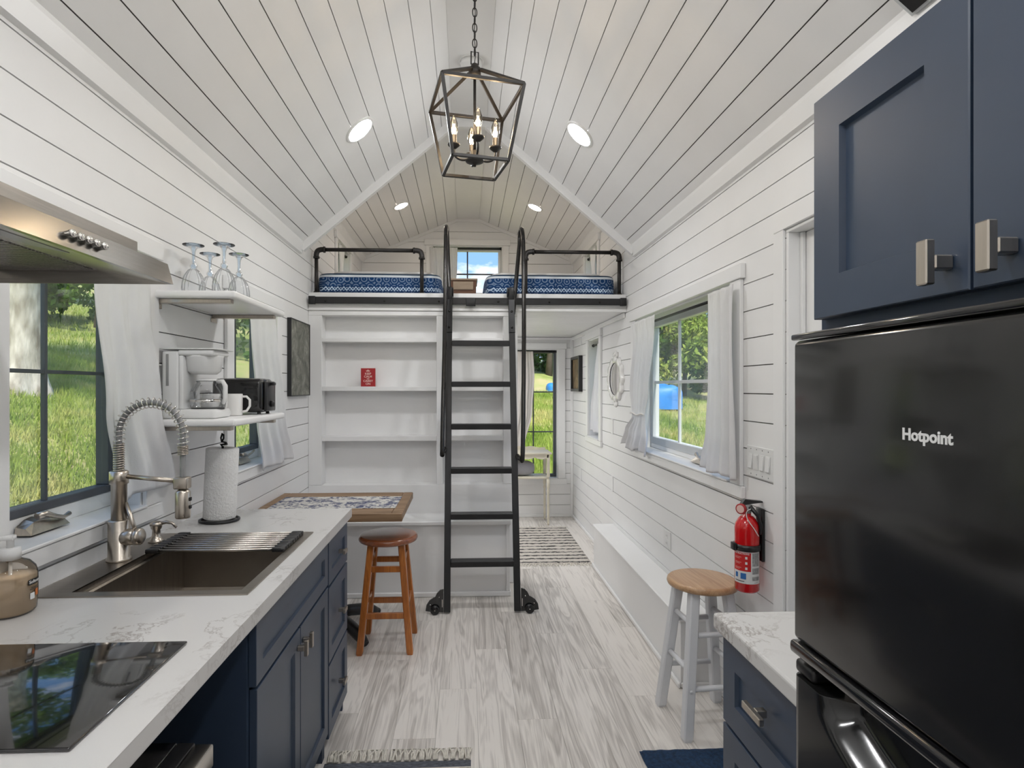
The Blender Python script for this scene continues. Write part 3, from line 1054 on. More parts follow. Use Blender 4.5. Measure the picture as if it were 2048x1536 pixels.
# ================================================================== small builders
def add_bevel(o, w, seg=2):
    m = o.modifiers.new('bevel', 'BEVEL'); m.width = w; m.segments = seg; m.limit_method = 'ANGLE'; m.angle_limit = R_(40)
    return o
def ring_slab(x0, x1, y0, y1, z0, z1, h):
    """slab with one rectangular hole"""
    mb = MB()
    O = [(x0, y0), (x1, y0), (x1, y1), (x0, y1)]
    I = [(h[0], h[2]), (h[1], h[2]), (h[1], h[3]), (h[0], h[3])]
    vs = [(a, b, z) for z in (z0, z1) for a, b in O] + [(a, b, z) for z in (z0, z1) for a, b in I]
    fs = []
    for i in range(4):
        j = (i + 1) % 4
        fs += [(i, j, 4 + j, 4 + i), (8 + j, 8 + i, 12 + i, 12 + j), (4 + i, 4 + j, 12 + j, 12 + i), (j, i, 8 + i, 8 + j)]
    return mb.add(vs, fs)
def shaker(P, a0, a1, z0, z1, t=.019, rail=.055, rec=.009):
    """door front with a recessed centre; P(a, d, z), d = 0 at the front face, t at the back"""
    mb = MB()
    if a1 - a0 < 2.6 * rail or z1 - z0 < 2.6 * rail: rail = min(a1 - a0, z1 - z0) * .3
    def loop(e, d): return [P(a0 + e, d, z0 + e), P(a1 - e, d, z0 + e), P(a1 - e, d, z1 - e), P(a0 + e, d, z1 - e)]
    L = [loop(0, t), loop(0, .0015), loop(.0015, 0), loop(rail, 0), loop(rail + .003, rec)]
    vs = [p for l in L for p in l]
    fs = [(0, 1, 2, 3), (16, 17, 18, 19)]
    for k in range(4):
        for i in range(4):
            j = (i + 1) % 4
            fs.append((k * 4 + i, k * 4 + j, k * 4 + 4 + j, k * 4 + 4 + i))
    return mb.add(vs, fs)
def pull(P, a, z, parent, vert=True, mat='nickel', L=.05):
    """T-shaped pull: square post and flat bar; P(a, d, z) with d negative towards the room"""
    mb = MB()
    def bx(a0, a1, d0, d1, z0, z1):
        p, q = P(a0, d0, z0), P(a1, d1, z1)
        mb.box(p[0], q[0], p[1], q[1], p[2], q[2], .0015)
    bx(a - .008, a + .008, -.022, -.0003, z - .008, z + .008)
    if vert: bx(a - .008, a + .008, -.033, -.0218, z - L / 2, z + L / 2)
    else: bx(a - L / 2, a + L / 2, -.033, -.0218, z - .008, z + .008)
    return part('handle', mb, mat, parent)
PLc = lambda a, d, z: (-.54 - d, a, z)        # faces of the left base cabinets
PRc = lambda a, d, z: (.625 + d, a, z)        # right base cabinet
PUc = lambda a, d, z: (.55 + d, a, z)         # wall cabinet over the fridge

# ================================================================== built-in bookcase and benches
bc = thing('bookcase', 'white built-in bookcase with two bays of shelves under the loft', 'bookcase', (-0.4, 4.37, 0))
def bbox(name, *b, par=bc, bev=.002, mat='paint_white'): return part(name, MB().box(*b, bev), mat, par)
BY, BD = YLF, 4.425
bbox('back_panel', XL + .001, .386, BD, BD + .012, 0.54, 2.034)
bbox('stile', XL + .001, -1.067, BY - .002, BD - .001, .742, 1.999)
bbox('stile', -.220, -.175, BY - .002, BD - .001, .742, 1.999)
bbox('stile', .280, .386, BY - .002, BD - .001, .742, 1.999)
bbox('top_rail', XL + .001, .386, BY - .002, BD - .001, 2.000, 2.034)
bbox('lower_panel', XL + .001, .386, BY - .002, BD - .001, .002, .741)
for (xa, xb) in ((-1.0665, -.2205), (-.1745, .2795)):
    for (za, zb) in ((1.803, 1.833), (1.439, 1.472), (1.067, 1.104)):
        bbox('shelf', xa, xb, BY + .001, BD - .0005, za, zb)

bn = thing('bench', 'long white built-in bench with lift-up lid below the bookcase', 'bench', (-.42, 4.16, 0))
BX1 = .312
part('box', MB().box(XL + .001, BX1 - .012, 4.042, BY - .003, .0, .503), 'paint_trim', bn)
part('front_stile', MB().box(BX1 - .030, BX1 - .004, 4.030, 4.0415, .036, .503, .002), 'paint_trim', bn)
part('lid', MB().box(XL + .001, BX1 + .004, 4.018, BY - .028, .5035, .530, .004), 'paint_trim', bn)
part('hinge_rail', MB().box(XL + .001, BX1 + .004, BY - .025, BY - .003, .5035, .530, .002), 'paint_trim', bn)
part('base_trim', MB().box(XL + .001, BX1, 4.024, 4.0415, .0005, .035, .005), 'paint_trim', bn)
part('base_trim', MB().box(BX1 - .0115, BX1 + .004, 4.024, BY - .003, .0005, .035, .005), 'paint_trim', bn)

wbx = thing('bench', 'low narrow white box bench along the right wall below the window', 'bench', (1.126, 3.72, 0))
part('box', MB().box(1.046, XR - .001, 2.762, 4.672, 0, .322, .002), 'paint_trim', wbx)
part('lid', MB().box(1.036, XR - .001, 2.750, 4.682, .3225, .346, .005), 'paint_trim', wbx)
part('base_trim', MB().box(1.030, 1.0455, 2.750, 4.684, .0005, .030, .006), 'paint_trim', wbx)
part('base_trim', MB().box(1.046, XR - .001, 2.748, 2.7615, .0005, .030, .006), 'paint_trim', wbx)

# ================================================================== left kitchen run
ct = ring_slab(XL + .0008, -.520, .30, 2.650, .8755, .915, (-1.130, -.592, 1.566, 2.190))
add_bevel(solo('countertop', ct, 'marble', 'white marble countertop with sink along the left wall', 'countertop'), .004, 2)

sc = thing('base_cabinet', 'navy sink base cabinet with two shaker doors and T-shaped pulls', 'cabinet', (-.86, 1.89, 0))
def carcass(par, y0, y1, face=-.5605, side=-1, mat='navy_body', xw=None, ztop=.875, opentop=False):
    xw = XL + .002 if xw is None else xw
    t = .018
    mb = lambda: MB()
    part('side_panel', MB().box(xw, face, y0, y0 + t, .0, ztop), mat, par)
    part('side_panel', MB().box(xw, face, y1 - t, y1, .0, ztop), mat, par)
    part('bottom_panel', MB().box(xw, face, y0 + t, y1 - t, .10, .118), mat, par)
    part('back_panel', MB().box(xw, xw + (.012 if face > xw else -.012), y0 + t, y1 - t, .118, ztop), mat, par)
    s = .04 if face > xw else -.04
    part('toe_kick', MB().box(face - s * 1.5, face - s * 1.5 - s * .3, y0 + t, y1 - t, .0, .0995), mat, par)
    part('face_rail', MB().box(face - s * .45, face, y0 + t, y1 - t, .835, ztop), mat, par)
carcass(sc, 1.495, 2.283)
p = part('drawer_front', shaker(PLc, 1.507, 2.277, .692, .858, rail=.05), 'navy', sc, label='false drawer front')
for ya, yb, yh in ((1.512, 1.900, 1.872), (1.906, 2.277, 1.934)):
    dd = part('door', shaker(PLc, ya, yb, .108, .682), 'navy', sc)
    pull(PLc, yh, .628, dd, True)
dc = thing('base_cabinet', 'navy three-drawer base cabinet at the far end of the counter', 'cabinet', (-.86, 2.48, 0))
carcass(dc, 2.284, 2.668 - .02)
for za, zb in ((.681, .858), (.372, .671), (.078, .362)):
    dd = part('drawer', shaker(PLc, 2.292, 2.641, za, zb, rail=.052), 'navy', dc)
    pull(PLc, 2.468, (za + zb) / 2, dd, False)
nc = thing('base_cabinet', 'navy end cabinet under the counter nearest the viewer, left side', 'cabinet', (-.86, .47, 0))
carcass(nc, .31, .64)
dd = part('door', shaker(PLc, .314, .636, .108, .858), 'navy', nc)
pull(PLc, .60, .78, dd)

ap = thing('appliance', 'stainless steel appliance with black top under the cooktop end of counter', 'appliance', (-.78, .93, 0))
part('body', MB().rbox(-1.08, -.545, .70, 1.185, .02, .742, .006, 2), 'steel', ap)
part('front', MB().rbox(-.5445, -.512, .702, 1.183, .03, .700, .004, 2), 'steel_h', ap)
part('control_panel', MB().rbox(-.5445, -.508, .702, 1.183, .702, .748, .004, 2), 'steel', ap)
part('top', MB().rbox(-1.08, -.580, .702, 1.183, .7425, .752, .003, 2), 'black_gloss', ap)
part('top_strip', MB().rbox(-.5795, -.545, .702, 1.183, .7425, .750, .002, 2), 'black_plastic', ap)
for sx in (-1.05, -.57):
    for sy in (.73, 1.15): part('foot', MB().lathe([(0, 0), (.015, 0), (.015, .021), (0, .021)], (sx, sy, 0), 12), 'black_plastic', ap)

ck = solo('cooktop', MB().rbox(-1.10, -.597, .893, 1.262, .9155, .9215, .0028, 3), 'black_glass', 'black glass cooktop set flush in the marble counter', 'cooktop')

# ------------------------------------------------------------------ sink
sk = thing('sink', 'stainless workstation sink dropped into the marble counter', 'sink', (-.86, 1.88, .915))
SX0, SX1, SY0, SY1 = -1.052, -.606, 1.582, 2.176
part('rim', ring_slab(-1.150, -.578, 1.549, 2.207, .9152, .9185, (SX0, SX1, SY0, SY1)), 'sink_steel', sk)
mb = MB()
zb, lz = .700, .902
O = lambda e, z: [(SX0 + e, SY0 + e, z), (SX1 - e, SY0 + e, z), (SX1 - e, SY1 - e, z), (SX0 + e, SY1 - e, z)]
LS = [O(0, .9184), O(0, lz), O(.010, lz - .001), O(.014, lz - .006), O(.016, zb + .03), O(.024, zb + .010), O(.045, zb)]
vs = [q for l in LS for q in l]
fs = [(24, 25, 26, 27)]
for k in range(6):
    for i in range(4):
        j = (i + 1) % 4
        fs.append((k * 4 + i, k * 4 + j, k * 4 + 4 + j, k * 4 + 4 + i))
mb.add(vs, fs)
part('basin', mb, 'sink_steel', sk)
part('drain', MB().lathe([(.0, .001), (.03, .001), (.036, .006), (.050, .007), (.055, .004), (.055, .0)], (-.84, 1.95, zb), 28), 'chrome', sk)
rk = thing('drying_rack', 'roll-up rack of steel rods across the far end of sink', 'rack', (-.83, 2.04, .919))
N = 9
for i in range(N):
    y = 1.945 + .213 * i / (N - 1)
    part('rod', MB().tube([(SX0 + .035, y, .9255), (SX1 - .035, y, .9255)], .0052, 10), 'steel', rk)
    for xx in (SX0 + .018, SX1 - .018): part('grip', MB().rbox(xx - .020, xx + .020, y - .0105, y + .0105, .9188, .9325, .003, 2), 'black_plastic', rk)

# ------------------------------------------------------------------ spring faucet
fx, fy = -1.099, 1.872
fc = thing('faucet', 'brushed nickel spring-neck kitchen faucet behind the sink', 'faucet', (fx, fy, .9185))
part('base', MB().lathe([(0, 0), (.036, 0), (.036, .006), (.031, .010), (.031, .125), (.029, .128), (0, .128)], (fx, fy, .9187), 32), 'nickel', fc)
part('neck', MB().lathe([(0, 0), (.0225, 0), (.0225, .112), (.027, .114), (.027, .152), (.022, .155), (0, .155)], (fx, fy, 1.0468), 28), 'nickel', fc)
hb = part('valve', MB().lathe([(0, 0), (.024, 0), (.026, .003), (.026, .036), (.0245, .037), (.0245, .040), (.026, .041), (.026, .054), (.022, .058), (0, .058)], n=28, M=align_m((fx + .018, fy - .004, .992), (1, -.12, .05))), 'nickel', fc)
part('lever', MB().tube([(fx + .055, fy - .008, 1.012), (fx + .045, fy - .006, 1.040), (fx + .020, fy, 1.100)], [.006, .0068, .0066], 12), 'nickel', hb)
# hose path: straight up, half circle, down to the spray head
ax = (fx - .901) / 2 * 1.0
xr = -.901
cxm, rr = (fx + xr) / 2, (xr - fx) / 2
ztop = 1.318
path = [(fx, fy, 1.20 + (ztop - 1.20) * i / 10) for i in range(10)] + arc((cxm, fy, ztop), rr, PI, 0, 36) + [(xr, fy, ztop - (ztop - 1.168) * i / 10) for i in range(1, 11)]
part('hose', MB().tube(path, .0088, 12), 'grey_plastic', fc)
def along(path):
    P = [Vector(p) for p in path]; d = [0]
    for a, b in zip(P, P[1:]): d.append(d[-1] + (b - a).length)
    def at(s):
        s = max(0, min(s, d[-1]))
        for i in range(len(d) - 1):
            if s <= d[i + 1] or i == len(d) - 2:
                f = (s - d[i]) / max(1e-9, d[i + 1] - d[i])
                return P[i].lerp(P[i + 1], f), (P[i + 1] - P[i]).normalized()
    return at, d[-1]
at, LT = along(path)
def helix(s0, s1, turns, r, wire, nper=14):
    pts = []
    for i in range(int(turns * nper) + 1):
        f = i / (turns * nper)
        p, t = at(s0 + (s1 - s0) * f)
        u = Vector((0, 1, 0)); w = t.cross(u).normalized()
        a = 2 * PI * turns * f
        pts.append(p + (u * math.cos(a) + w * math.sin(a)) * r)
    return MB().tube(pts, wire, 6)
part('coil', helix(.0, .088, 12, .0145, .0021), 'nickel', fc)
part('spring', helix(.088, LT - .112, 24, .0165, .0019, 16), 'chrome', fc)
part('coil', helix(LT - .112, LT - .082, 6, .0145, .0021), 'nickel', fc)
part('support_arm', MB().tube([(fx + .024, fy, 1.183), (xr - .02, fy, 1.168)], .0075, 12), 'nickel', fc)
part('holder', MB().rbox(xr - .023, xr + .020, fy - .018, fy + .018, 1.143, 1.180, .004, 2), 'nickel', fc)
sh = part('spray_head', MB().lathe([(0, .0), (.021, .0), (.0225, .004), (.0225, .082), (.018, .088), (.012, .092), (0, .092)], (xr, fy, 1.050), 28), 'nickel', fc)
for zz in (1.085, 1.110): part('button', MB().rbox(xr + .021, xr + .0265, fy - .006, fy + .006, zz - .006, zz + .006, .002, 2), 'black_plastic', sh)

# ------------------------------------------------------------------ built-in soap pump, towel roll, soap bottle
sx, sy = -1.099, 2.092
sp = thing('soap_pump', 'small nickel built-in soap pump beside the faucet', 'soap pump', (sx, sy, .9187))
part('body', MB().lathe([(0, 0), (.026, 0), (.026, .004), (.019, .010), (.014, .022), (.013, .042), (.017, .046), (.019, .055), (.021, .058), (.020, .066), (.012, .071), (0, .072)], (sx, sy, .9187), 28), 'nickel', sp)
part('spout', MB().tube([(sx + .010, sy, .981), (sx + .035, sy, .987), (sx + .055, sy, .983), (sx + .070, sy, .968)], [.0065, .006, .005, .0045], 10), 'nickel', sp)

tx, ty = -1.015, 2.415
TL = Matrix.Rotation(R_(2.6), 3, 'Y')
th = thing('towel_holder', 'black wire paper towel holder on the counter', 'towel holder', (tx, ty, .915))
part('base_ring', MB().tube([(tx + .075 * math.cos(2 * PI * i / 40), ty + .068 * math.sin(2 * PI * i / 40), .9215) for i in range(40)], .0055, 8, closed=True), 'black_steel', th)
part('base_wire', MB().tube([(tx - .074, ty, .9215), (tx + .074, ty, .9215)], .004, 8), 'black_steel', th)
def tilt(p): return Vector((tx, ty, .925)) + TL @ (Vector(p) - Vector((tx, ty, .925)))
part('post', MB().tube([tilt((tx, ty, .922)), tilt((tx, ty, 1.222))], .005, 8), 'black_steel', th)
part('finial', MB().tube([tilt(q) for q in [(tx, ty, 1.222), (tx - .014, ty + .01, 1.228), (tx + .012, ty + .014, 1.232), (tx + .014, ty, 1.238), (tx - .006, ty, 1.243), (tx - .009, ty, 1.258), (tx - .004, ty, 1.276), (tx + .001, ty, 1.272), (tx + .002, ty, 1.256), (tx - .004, ty, 1.244)]], .0038, 8), 'black_steel', th)
mb = MB().lathe([(.017, .0), (.060, .0), (.063, .003), (.063, .283), (.060, .286), (.017, .286), (.017, 0)], n=48)
mb.v = [tuple(tilt(Vector(v) + Vector((tx, ty, .930)))) for v in mb.v]
solo('paper_towel_roll', mb, 'towel_paper', 'white paper towel roll on the black wire holder', 'paper towel')

bx_, by_ = -1.109, 1.450
sb = thing('soap_bottle', 'clear pump bottle of cream liquid soap on the counter', 'soap bottle', (bx_, by_, .915))
ov = lambda an, z: 1.0
part('liquid', MB().lathe([(0, .003), (.044, .003), (.050, .010), (.052, .05), (.052, .092), (0, .093)], (bx_, by_, .9155), 36), 'label_cream', sb)
MAT['soap_liquid'] = simple('soap_liquid', (0.82, 0.66, 0.47), 0.4, var=0.03)
sb.children[0].data.materials[0] = MAT['soap_liquid']
part('shell', MB().lathe([(0, .0), (.046, .0), (.0525, .008), (.0545, .05), (.0545, .094), (.050, .110), (.038, .124), (.022, .131), (.020, .134)], (bx_, by_, .9155), 36), 'bottle_plastic', sb)
part('collar', MB().lathe([(0, .131), (.0215, .131), (.0215, .158), (.019, .160), (0, .160)], (bx_, by_, .9155), 28), 'white_plastic', sb)
pm_ = part('pump', MB().lathe([(0, .160), (.008, .160), (.008, .178), (.012, .180), (.012, .189), (0, .191)], (bx_, by_, .9155), 20), 'white_plastic', sb)
part('nozzle', MB().tube([(bx_ + .010, by_ - .004, 1.1), (bx_ - .012, by_ - .012, 1.1), (bx_ - .030, by_ - .02, 1.094)], [.007, .006, .0045], 10), 'white_plastic', sb)
part('dip_tube', MB().tube([(bx_, by_, .95), (bx_, by_, 1.047)], .004, 8), 'white_plastic', sb)
def wrapb(r, a0, zc):
    return lambda x, y, d: (bx_ + (r + d) * math.cos(a0 + x / r), by_ + (r + d) * math.sin(a0 + x / r), zc + y)
la = R_(6)
def patch(r, a, w, z0, z1, n=10):
    return MB().grid(lambda u, v: (bx_ + r * math.cos(a + (u - .5) * w / r), by_ + r * math.sin(a + (u - .5) * w / r), z0 + (z1 - z0) * v), n, 1)
part('label', patch(.0549, la, .040, .986, .999), 'label_black', sb)
part('lettering', text_mb('Softsoap', .0105, wrapb(.0550, la, .9925), .0002, bold=.0002), 'ink_white', sb)
part('label_print', patch(.0549, la, .026, .9775, .9795), 'bark_dark', sb)
part('label_print', patch(.0549, la, .032, .9735, .9757), 'bark_dark', sb)
part('label_flower', patch(.0549, la + .12, .012, .956, .972), 'label_orange', sb)
part('label_flower', patch(.0549, la - .16, .013, .951, .966), 'ink_white', sb)

# ================================================================== range hood
hd = thing('range_hood', 'stainless steel under-cabinet style range hood on the left wall', 'range hood', (-.93, 1.08, 1.708))
HY0, HY1 = .775, 1.388
mb = MB().prism([(-.690, 1.708), (-.703, 1.756), (-.706, 1.756), (-.700, 1.708)], 'y', HY0, HY1)
part('front_panel', mb, 'steel_h', hd)
part('top_panel', MB().prism([(-.7065, 1.7545), (-.7065, 1.757), (XL + .001, 1.790), (XL + .001, 1.787)], 'y', HY0, HY1), 'steel', hd)
for ya, yb in ((HY0 + .0005, HY0 + .003), (HY1 - .003, HY1 - .0005)):
    part('end_panel', MB().prism([(-.7005, 1.708), (-.7065, 1.7542), (XL + .001, 1.7865), (XL + .001, 1.708)], 'y', ya, yb), 'steel', hd)
part('duct_box', MB().box(XL + .001, -.752, .96, 1.352, 1.7600, 1.799, .001), 'steel', hd)
part('underside', MB().prism([(-.7005, 1.7085), (-.7005, 1.711), (-.86, 1.742), (-.86, 1.7395)], 'y', HY0 + .004, HY1 - .004), 'steel', hd)
part('rear_panel', MB().prism([(-1.10, 1.7395), (-1.10, 1.742), (XL + .002, 1.711), (XL + .002, 1.7085)], 'y', HY0 + .004, HY1 - .004), 'steel', hd)
ft = part('filter', MB().box(-1.098, -.8605, HY0 + .004, HY1 - .004, 1.7400, 1.7430), 'mesh_filter', hd)
mb = MB()
for i in range(60):
    y = HY0 + .012 + i * (HY1 - HY0 - .024) / 60
    mb.box(-1.095, -.863, y, y + .004, 1.7375, 1.7398)
part('filter_ribs', mb, 'mesh_filter', hd, kind='stuff')
part('filter_latch', MB().rbox(-.985, -.955, 1.13, 1.22, 1.731, 1.7370, .003, 2), 'grey_plastic', hd)
part('light_lens', MB().prism([(-.735, 1.7140), (-.735, 1.7160), (-.80, 1.7285), (-.80, 1.7265)], 'y', .86, 1.10), 'lens_grey', hd)
for i in range(5):
    y = 1.035 + i * .0225
    part('button', MB().lathe([(0, 0), (.0062, 0), (.0062, .006), (.0072, .0065), (.0072, .012), (.005, .0145), (0, .0145)], n=16, M=align_m((-.6965, y, 1.732), (1, 0, .22))), 'chrome', hd)

# ================================================================== wall shelves with their contents
def wall_shelf(label, zt):
    s = thing('wall_shelf', label, 'shelf', (-1.01, 2.475, zt - .045))
    part('board', MB().rbox(XL + .001, -.858, 2.176, 2.768, zt - .027, zt, .009, 3), 'paint_trim', s)
    for y in (2.205, 2.690):
        mb = MB().box(XL + .001, -.885, y, y + .030, zt - .0435, zt - .0272, .002)
        part('bracket', mb, 'nickel', s)
        part('bracket_plate', MB().box(XL + .0005, XL + .006, y - .012, y + .042, zt - .062, zt - .0437, .001), 'nickel', s)
    return s
wall_shelf('upper white wall shelf holding four upside-down wine glasses', 1.826)
wall_shelf('lower white wall shelf holding coffee maker and toaster', 1.346)

GL = ['upside-down wine glass nearest the range hood, at the wall side', 'upside-down wine glass at the wall, partly hidden behind the others', 'upside-down wine glass at the front edge of shelf, nearer one', 'upside-down wine glass at the front edge of shelf, farther one']
GP = [(-1.080, 2.329), (-1.083, 2.483), (-.955, 2.315), (-.964, 2.487)]
flute = lambda an, z: 1.0 + .035 * math.cos(16 * an) * (1 if .012 < z < .092 else 0)
g0 = None
for (gx_, gy_), lb in zip(GP, GL):
    if g0 is None:
        g0 = thing('wine_glass', lb, 'wine glass', (gx_, gy_, 1.8265), group='four wine glasses on the upper wall shelf')
        part('bowl', MB().lathe([(.040, 0.0), (.0415, .012), (.0425, .03), (.0405, .055), (.033, .082), (.020, .103), (.010, .110)], n=96, mod=flute), 'clear_glass', g0, local=True)
        part('stem', MB().lathe([(.010, .110), (.0135, .115), (.0140, .121), (.0105, .127), (.0065, .131), (.0058, .15), (.0065, .175), (.011, .188), (.021, .195)], n=24), 'blue_glass', g0, local=True)
        part('foot', MB().lathe([(.021, .195), (.036, .1995), (.040, .2015), (.040, .2035), (.030, .2035), (.0, .2025)], n=40), 'blue_glass', g0, local=True)
    else:
        copy_tree(g0, Matrix.Translation((gx_, gy_, 1.8265)), label=lb)

ZS = 1.3465
cm = thing('coffee_maker', 'white drip coffee maker with glass carafe on the lower wall shelf', 'coffee maker', (-1.05, 2.29, ZS))
Yc = 2.295
part('base', MB().rbox(-1.150, -.948, Yc - .075, Yc + .075, ZS, ZS + .036, .012, 3), 'white_plastic', cm)
tw = part('tower', MB().rbox(-1.150, -1.086, Yc - .072, Yc + .072, ZS + .034, ZS + .258, .010, 3), 'white_plastic', cm)
part('water_gauge', MB().rbox(-1.132, -1.122, Yc - .0745, Yc - .0715, ZS + .125, ZS + .245, .0012, 2), 'grey_plastic', tw)
part('head', MB().rbox(-1.090, -.955, Yc - .073, Yc + .073, ZS + .240, ZS + .262, .008, 3), 'white_plastic', cm)
part('basket', MB().lathe([(0, 0), (.045, 0), (.060, .012), (.069, .065), (.071, .072), (0, .072)], (-1.022, Yc, ZS + .170), 36), 'white_plastic', cm)
part('lid', MB().rbox(-1.155, -.940, Yc - .077, Yc + .077, ZS + .2625, ZS + .268, .0025, 2), 'white_plastic', cm)
part('rear_wall', MB().rbox(-1.0865, -1.070, Yc - .070, Yc + .070, ZS + .036, ZS + .24, .004, 2), 'white_plastic', cm)
part('cable', MB().tube([(-1.148, Yc - .03, ZS + .20), (-1.158, Yc - .09, ZS + .205), (-1.160, Yc - .13, ZS + .15), (-1.160, Yc - .14, ZS + .05)], .004, 8), 'white_plastic', cm)
cf = thing('carafe', 'glass coffee carafe with white handle inside the coffee maker', 'carafe', (-1.012, Yc, ZS + .0365))
part('glass', MB().lathe([(0, .0), (.055, .0), (.062, .006), (.066, .035), (.063, .065), (.050, .090), (.040, .100), (.042, .108)], (-1.008, Yc, ZS + .0367), 36), 'clear_glass', cf)
part('band', MB().lathe([(.0665, .026), (.0672, .027), (.0672, .034), (.0665, .035)], (-1.008, Yc, ZS + .0367), 36), 'chrome', cf)
part('lid', MB().lathe([(0, .118), (.020, .118), (.036, .114), (.043, .109), (.040, .106), (0, .106)], (-1.008, Yc, ZS + .0367), 30), 'white_plastic', cf)
part('hot_plate', MB().lathe([(0, 0), (.060, 0), (.060, .0035), (0, .0035)], (-1.008, Yc, ZS + .0352), 30), 'black_plastic', cm)
part('handle', MB().tube([(-.968, Yc - .012, ZS + .142), (-.945, Yc - .018, ZS + .142), (-.934, Yc - .020, ZS + .125), (-.934, Yc - .020, ZS + .075), (-.944, Yc - .018, ZS + .056)], [.008, .009, .009, .009, .007], 10), 'white_plastic', cf)

def mug(x, y, rz, lb):
    m = thing('mug', lb, 'mug', (x, y, ZS), rz, group='white mugs on the lower wall shelf')
    part('body', MB().lathe([(0, .004), (.034, .003), (.036, .0), (.0385, .004), (.0395, .09), (.0385, .092), (.036, .090), (.035, .01), (0, .009)], n=36), 'ceramic', m, local=True)
    part('handle', MB().tube([(.038, 0, .080), (.055, 0, .080), (.068, 0, .066), (.068, 0, .040), (.056, 0, .020), (.038, 0, .016)], .0052, 10), 'ceramic', m, local=True)
    return m
mug(-.985, 2.475, R_(8), 'white mug with its handle turned to the right, in front of toaster')
mug(-1.06, 2.445, R_(-12), 'white mug half hidden behind the coffee carafe')

to = thing('toaster', 'black two-slice toaster on the lower wall shelf', 'toaster', (-1.0, 2.63, ZS))
part('body', MB().rbox(-1.115, -.893, 2.565, 2.715, ZS + .008, ZS + .158, .022, 4), 'black_gloss', to)
part('end_cap', MB().rbox(-.8925, -.880, 2.578, 2.702, ZS + .012, ZS + .146, .006, 2), 'black_plastic', to)
for yy in (2.612, 2.668): part('slot', MB().box(-1.09, -.92, yy - .010, yy + .010, ZS + .1575, ZS + .1595, .0005), 'grey_plastic', to)
part('lever', MB().rbox(-.8795, -.862, 2.625, 2.655, ZS + .128, ZS + .142, .004, 2), 'black_plastic', to)
part('dial', MB().lathe([(0, 0), (.014, 0), (.013, .014), (0, .015)], n=20, M=align_m((-.8798, 2.64, ZS + .045), (1, 0, 0))), 'black_plastic', to)
for xx in (-1.09, -.915):
    for yy in (2.585, 2.695): part('foot', MB().lathe([(0, 0), (.009, 0), (.008, .009), (0, .009)], (xx, yy, ZS), 10), 'black_plastic', to)

# ================================================================== fridge, wall cabinet and right counter
fg = thing('refrigerator', 'black two-door refrigerator in the right foreground', 'refrigerator', (.86, .56, 0))
FY0, FY1, FXF = .262, .861, .500
part('body', MB().rbox(.562, 1.180, FY0 + .004, FY1 - .004, .03, 1.532, .006, 2), 'fridge_black', fg)
up = part('upper_door', MB().rbox(FXF, .5605, FY0, FY1, 1.082, 1.536, .009, 4), 'fridge_black', fg)
part('handle_lip', MB().rbox(FXF - .006, .552, FY0, FY1, 1.062, 1.0815, .006, 3), 'black_gloss', up)
part('top_cap', MB().rbox(FXF - .002, 1.182, FY0 - .002, FY1 + .002, 1.5365, 1.546, .003, 2), 'black_gloss', fg)
fnt = lambda x, y, d: (FXF - .0004 - d, .604 - x, 1.4115 + y)
part('lettering', text_mb('Hotpoint', .0185, fnt, .0003, bold=.0006), 'ink_white', up)
# lower door with the scooped grip along its top edge
def lowfront(u, v):
    y = FY1 - .002 - u * (FY1 - FY0 - .004); z = .10 + (.80 * v / .25 if v < .25 else .80 + (v - .25) / .75 * .13)
    yy = (y - (FY0 + FY1) / 2) / .235
    top = .925 + .075 * abs(yy) ** 2.2
    dp = 0.0
    if abs(yy) < 1.0:
        k = (z - top) / .040
        k = max(0.0, min(1.0, k)); k = k * k * (3 - 2 * k)
        e = max(0.0, min(1.0, (1.0 - abs(yy)) / .16))
        dp = .042 * k * e * e * (3 - 2 * e)
    ed = min(u, 1 - u) * (FY1 - FY0)
    rnd = .008 * (1 - min(1, ed / .010)) ** 2
    return (FXF + dp + rnd, y, z)
nu, nv = 120, 160
mb = MB().grid(lowfront, nu, nv)
front = [mb.v[j * (nu + 1) + i] for j in range(nv + 1) for i in range(nu + 1)]
o = len(mb.v)
ring = [j for j in range(nu + 1)] + [(nu + 1) * j + nu for j in range(1, nv + 1)] + [(nu + 1) * nv + i for i in range(nu - 1, -1, -1)] + [(nu + 1) * j for j in range(nv - 1, 0, -1)]
bk = [(.5605, mb.v[i][1], mb.v[i][2]) for i in ring]
mb.v += bk
n_ = len(ring)
for i in range(n_):
    mb.f.append((ring[i], ring[(i + 1) % n_], o + (i + 1) % n_, o + i)); mb.sm.append(False)
mb.f.append(tuple(o + i for i in range(n_))); mb.sm.append(False)
lw = part('lower_door', mb, 'fridge_black', fg)
part('hinge_cap', MB().rbox(FXF + .004, .556, FY1 - .045, FY1 + .001, 1.0315, 1.052, .006, 3), 'black_plastic', fg)
part('hinge_pin', MB().lathe([(0, 0), (.008, 0), (.008, .0085), (0, .0085)], (FXF + .026, FY1 - .022, 1.0522), 16), 'black_gloss', fg)
for sx in (.60, 1.12):
    for sy in (FY0 + .05, FY1 - .05): part('foot', MB().lathe([(0, 0), (.02, 0), (.018, .0305), (0, .0305)], (sx, sy, 0), 12), 'black_plastic', fg)

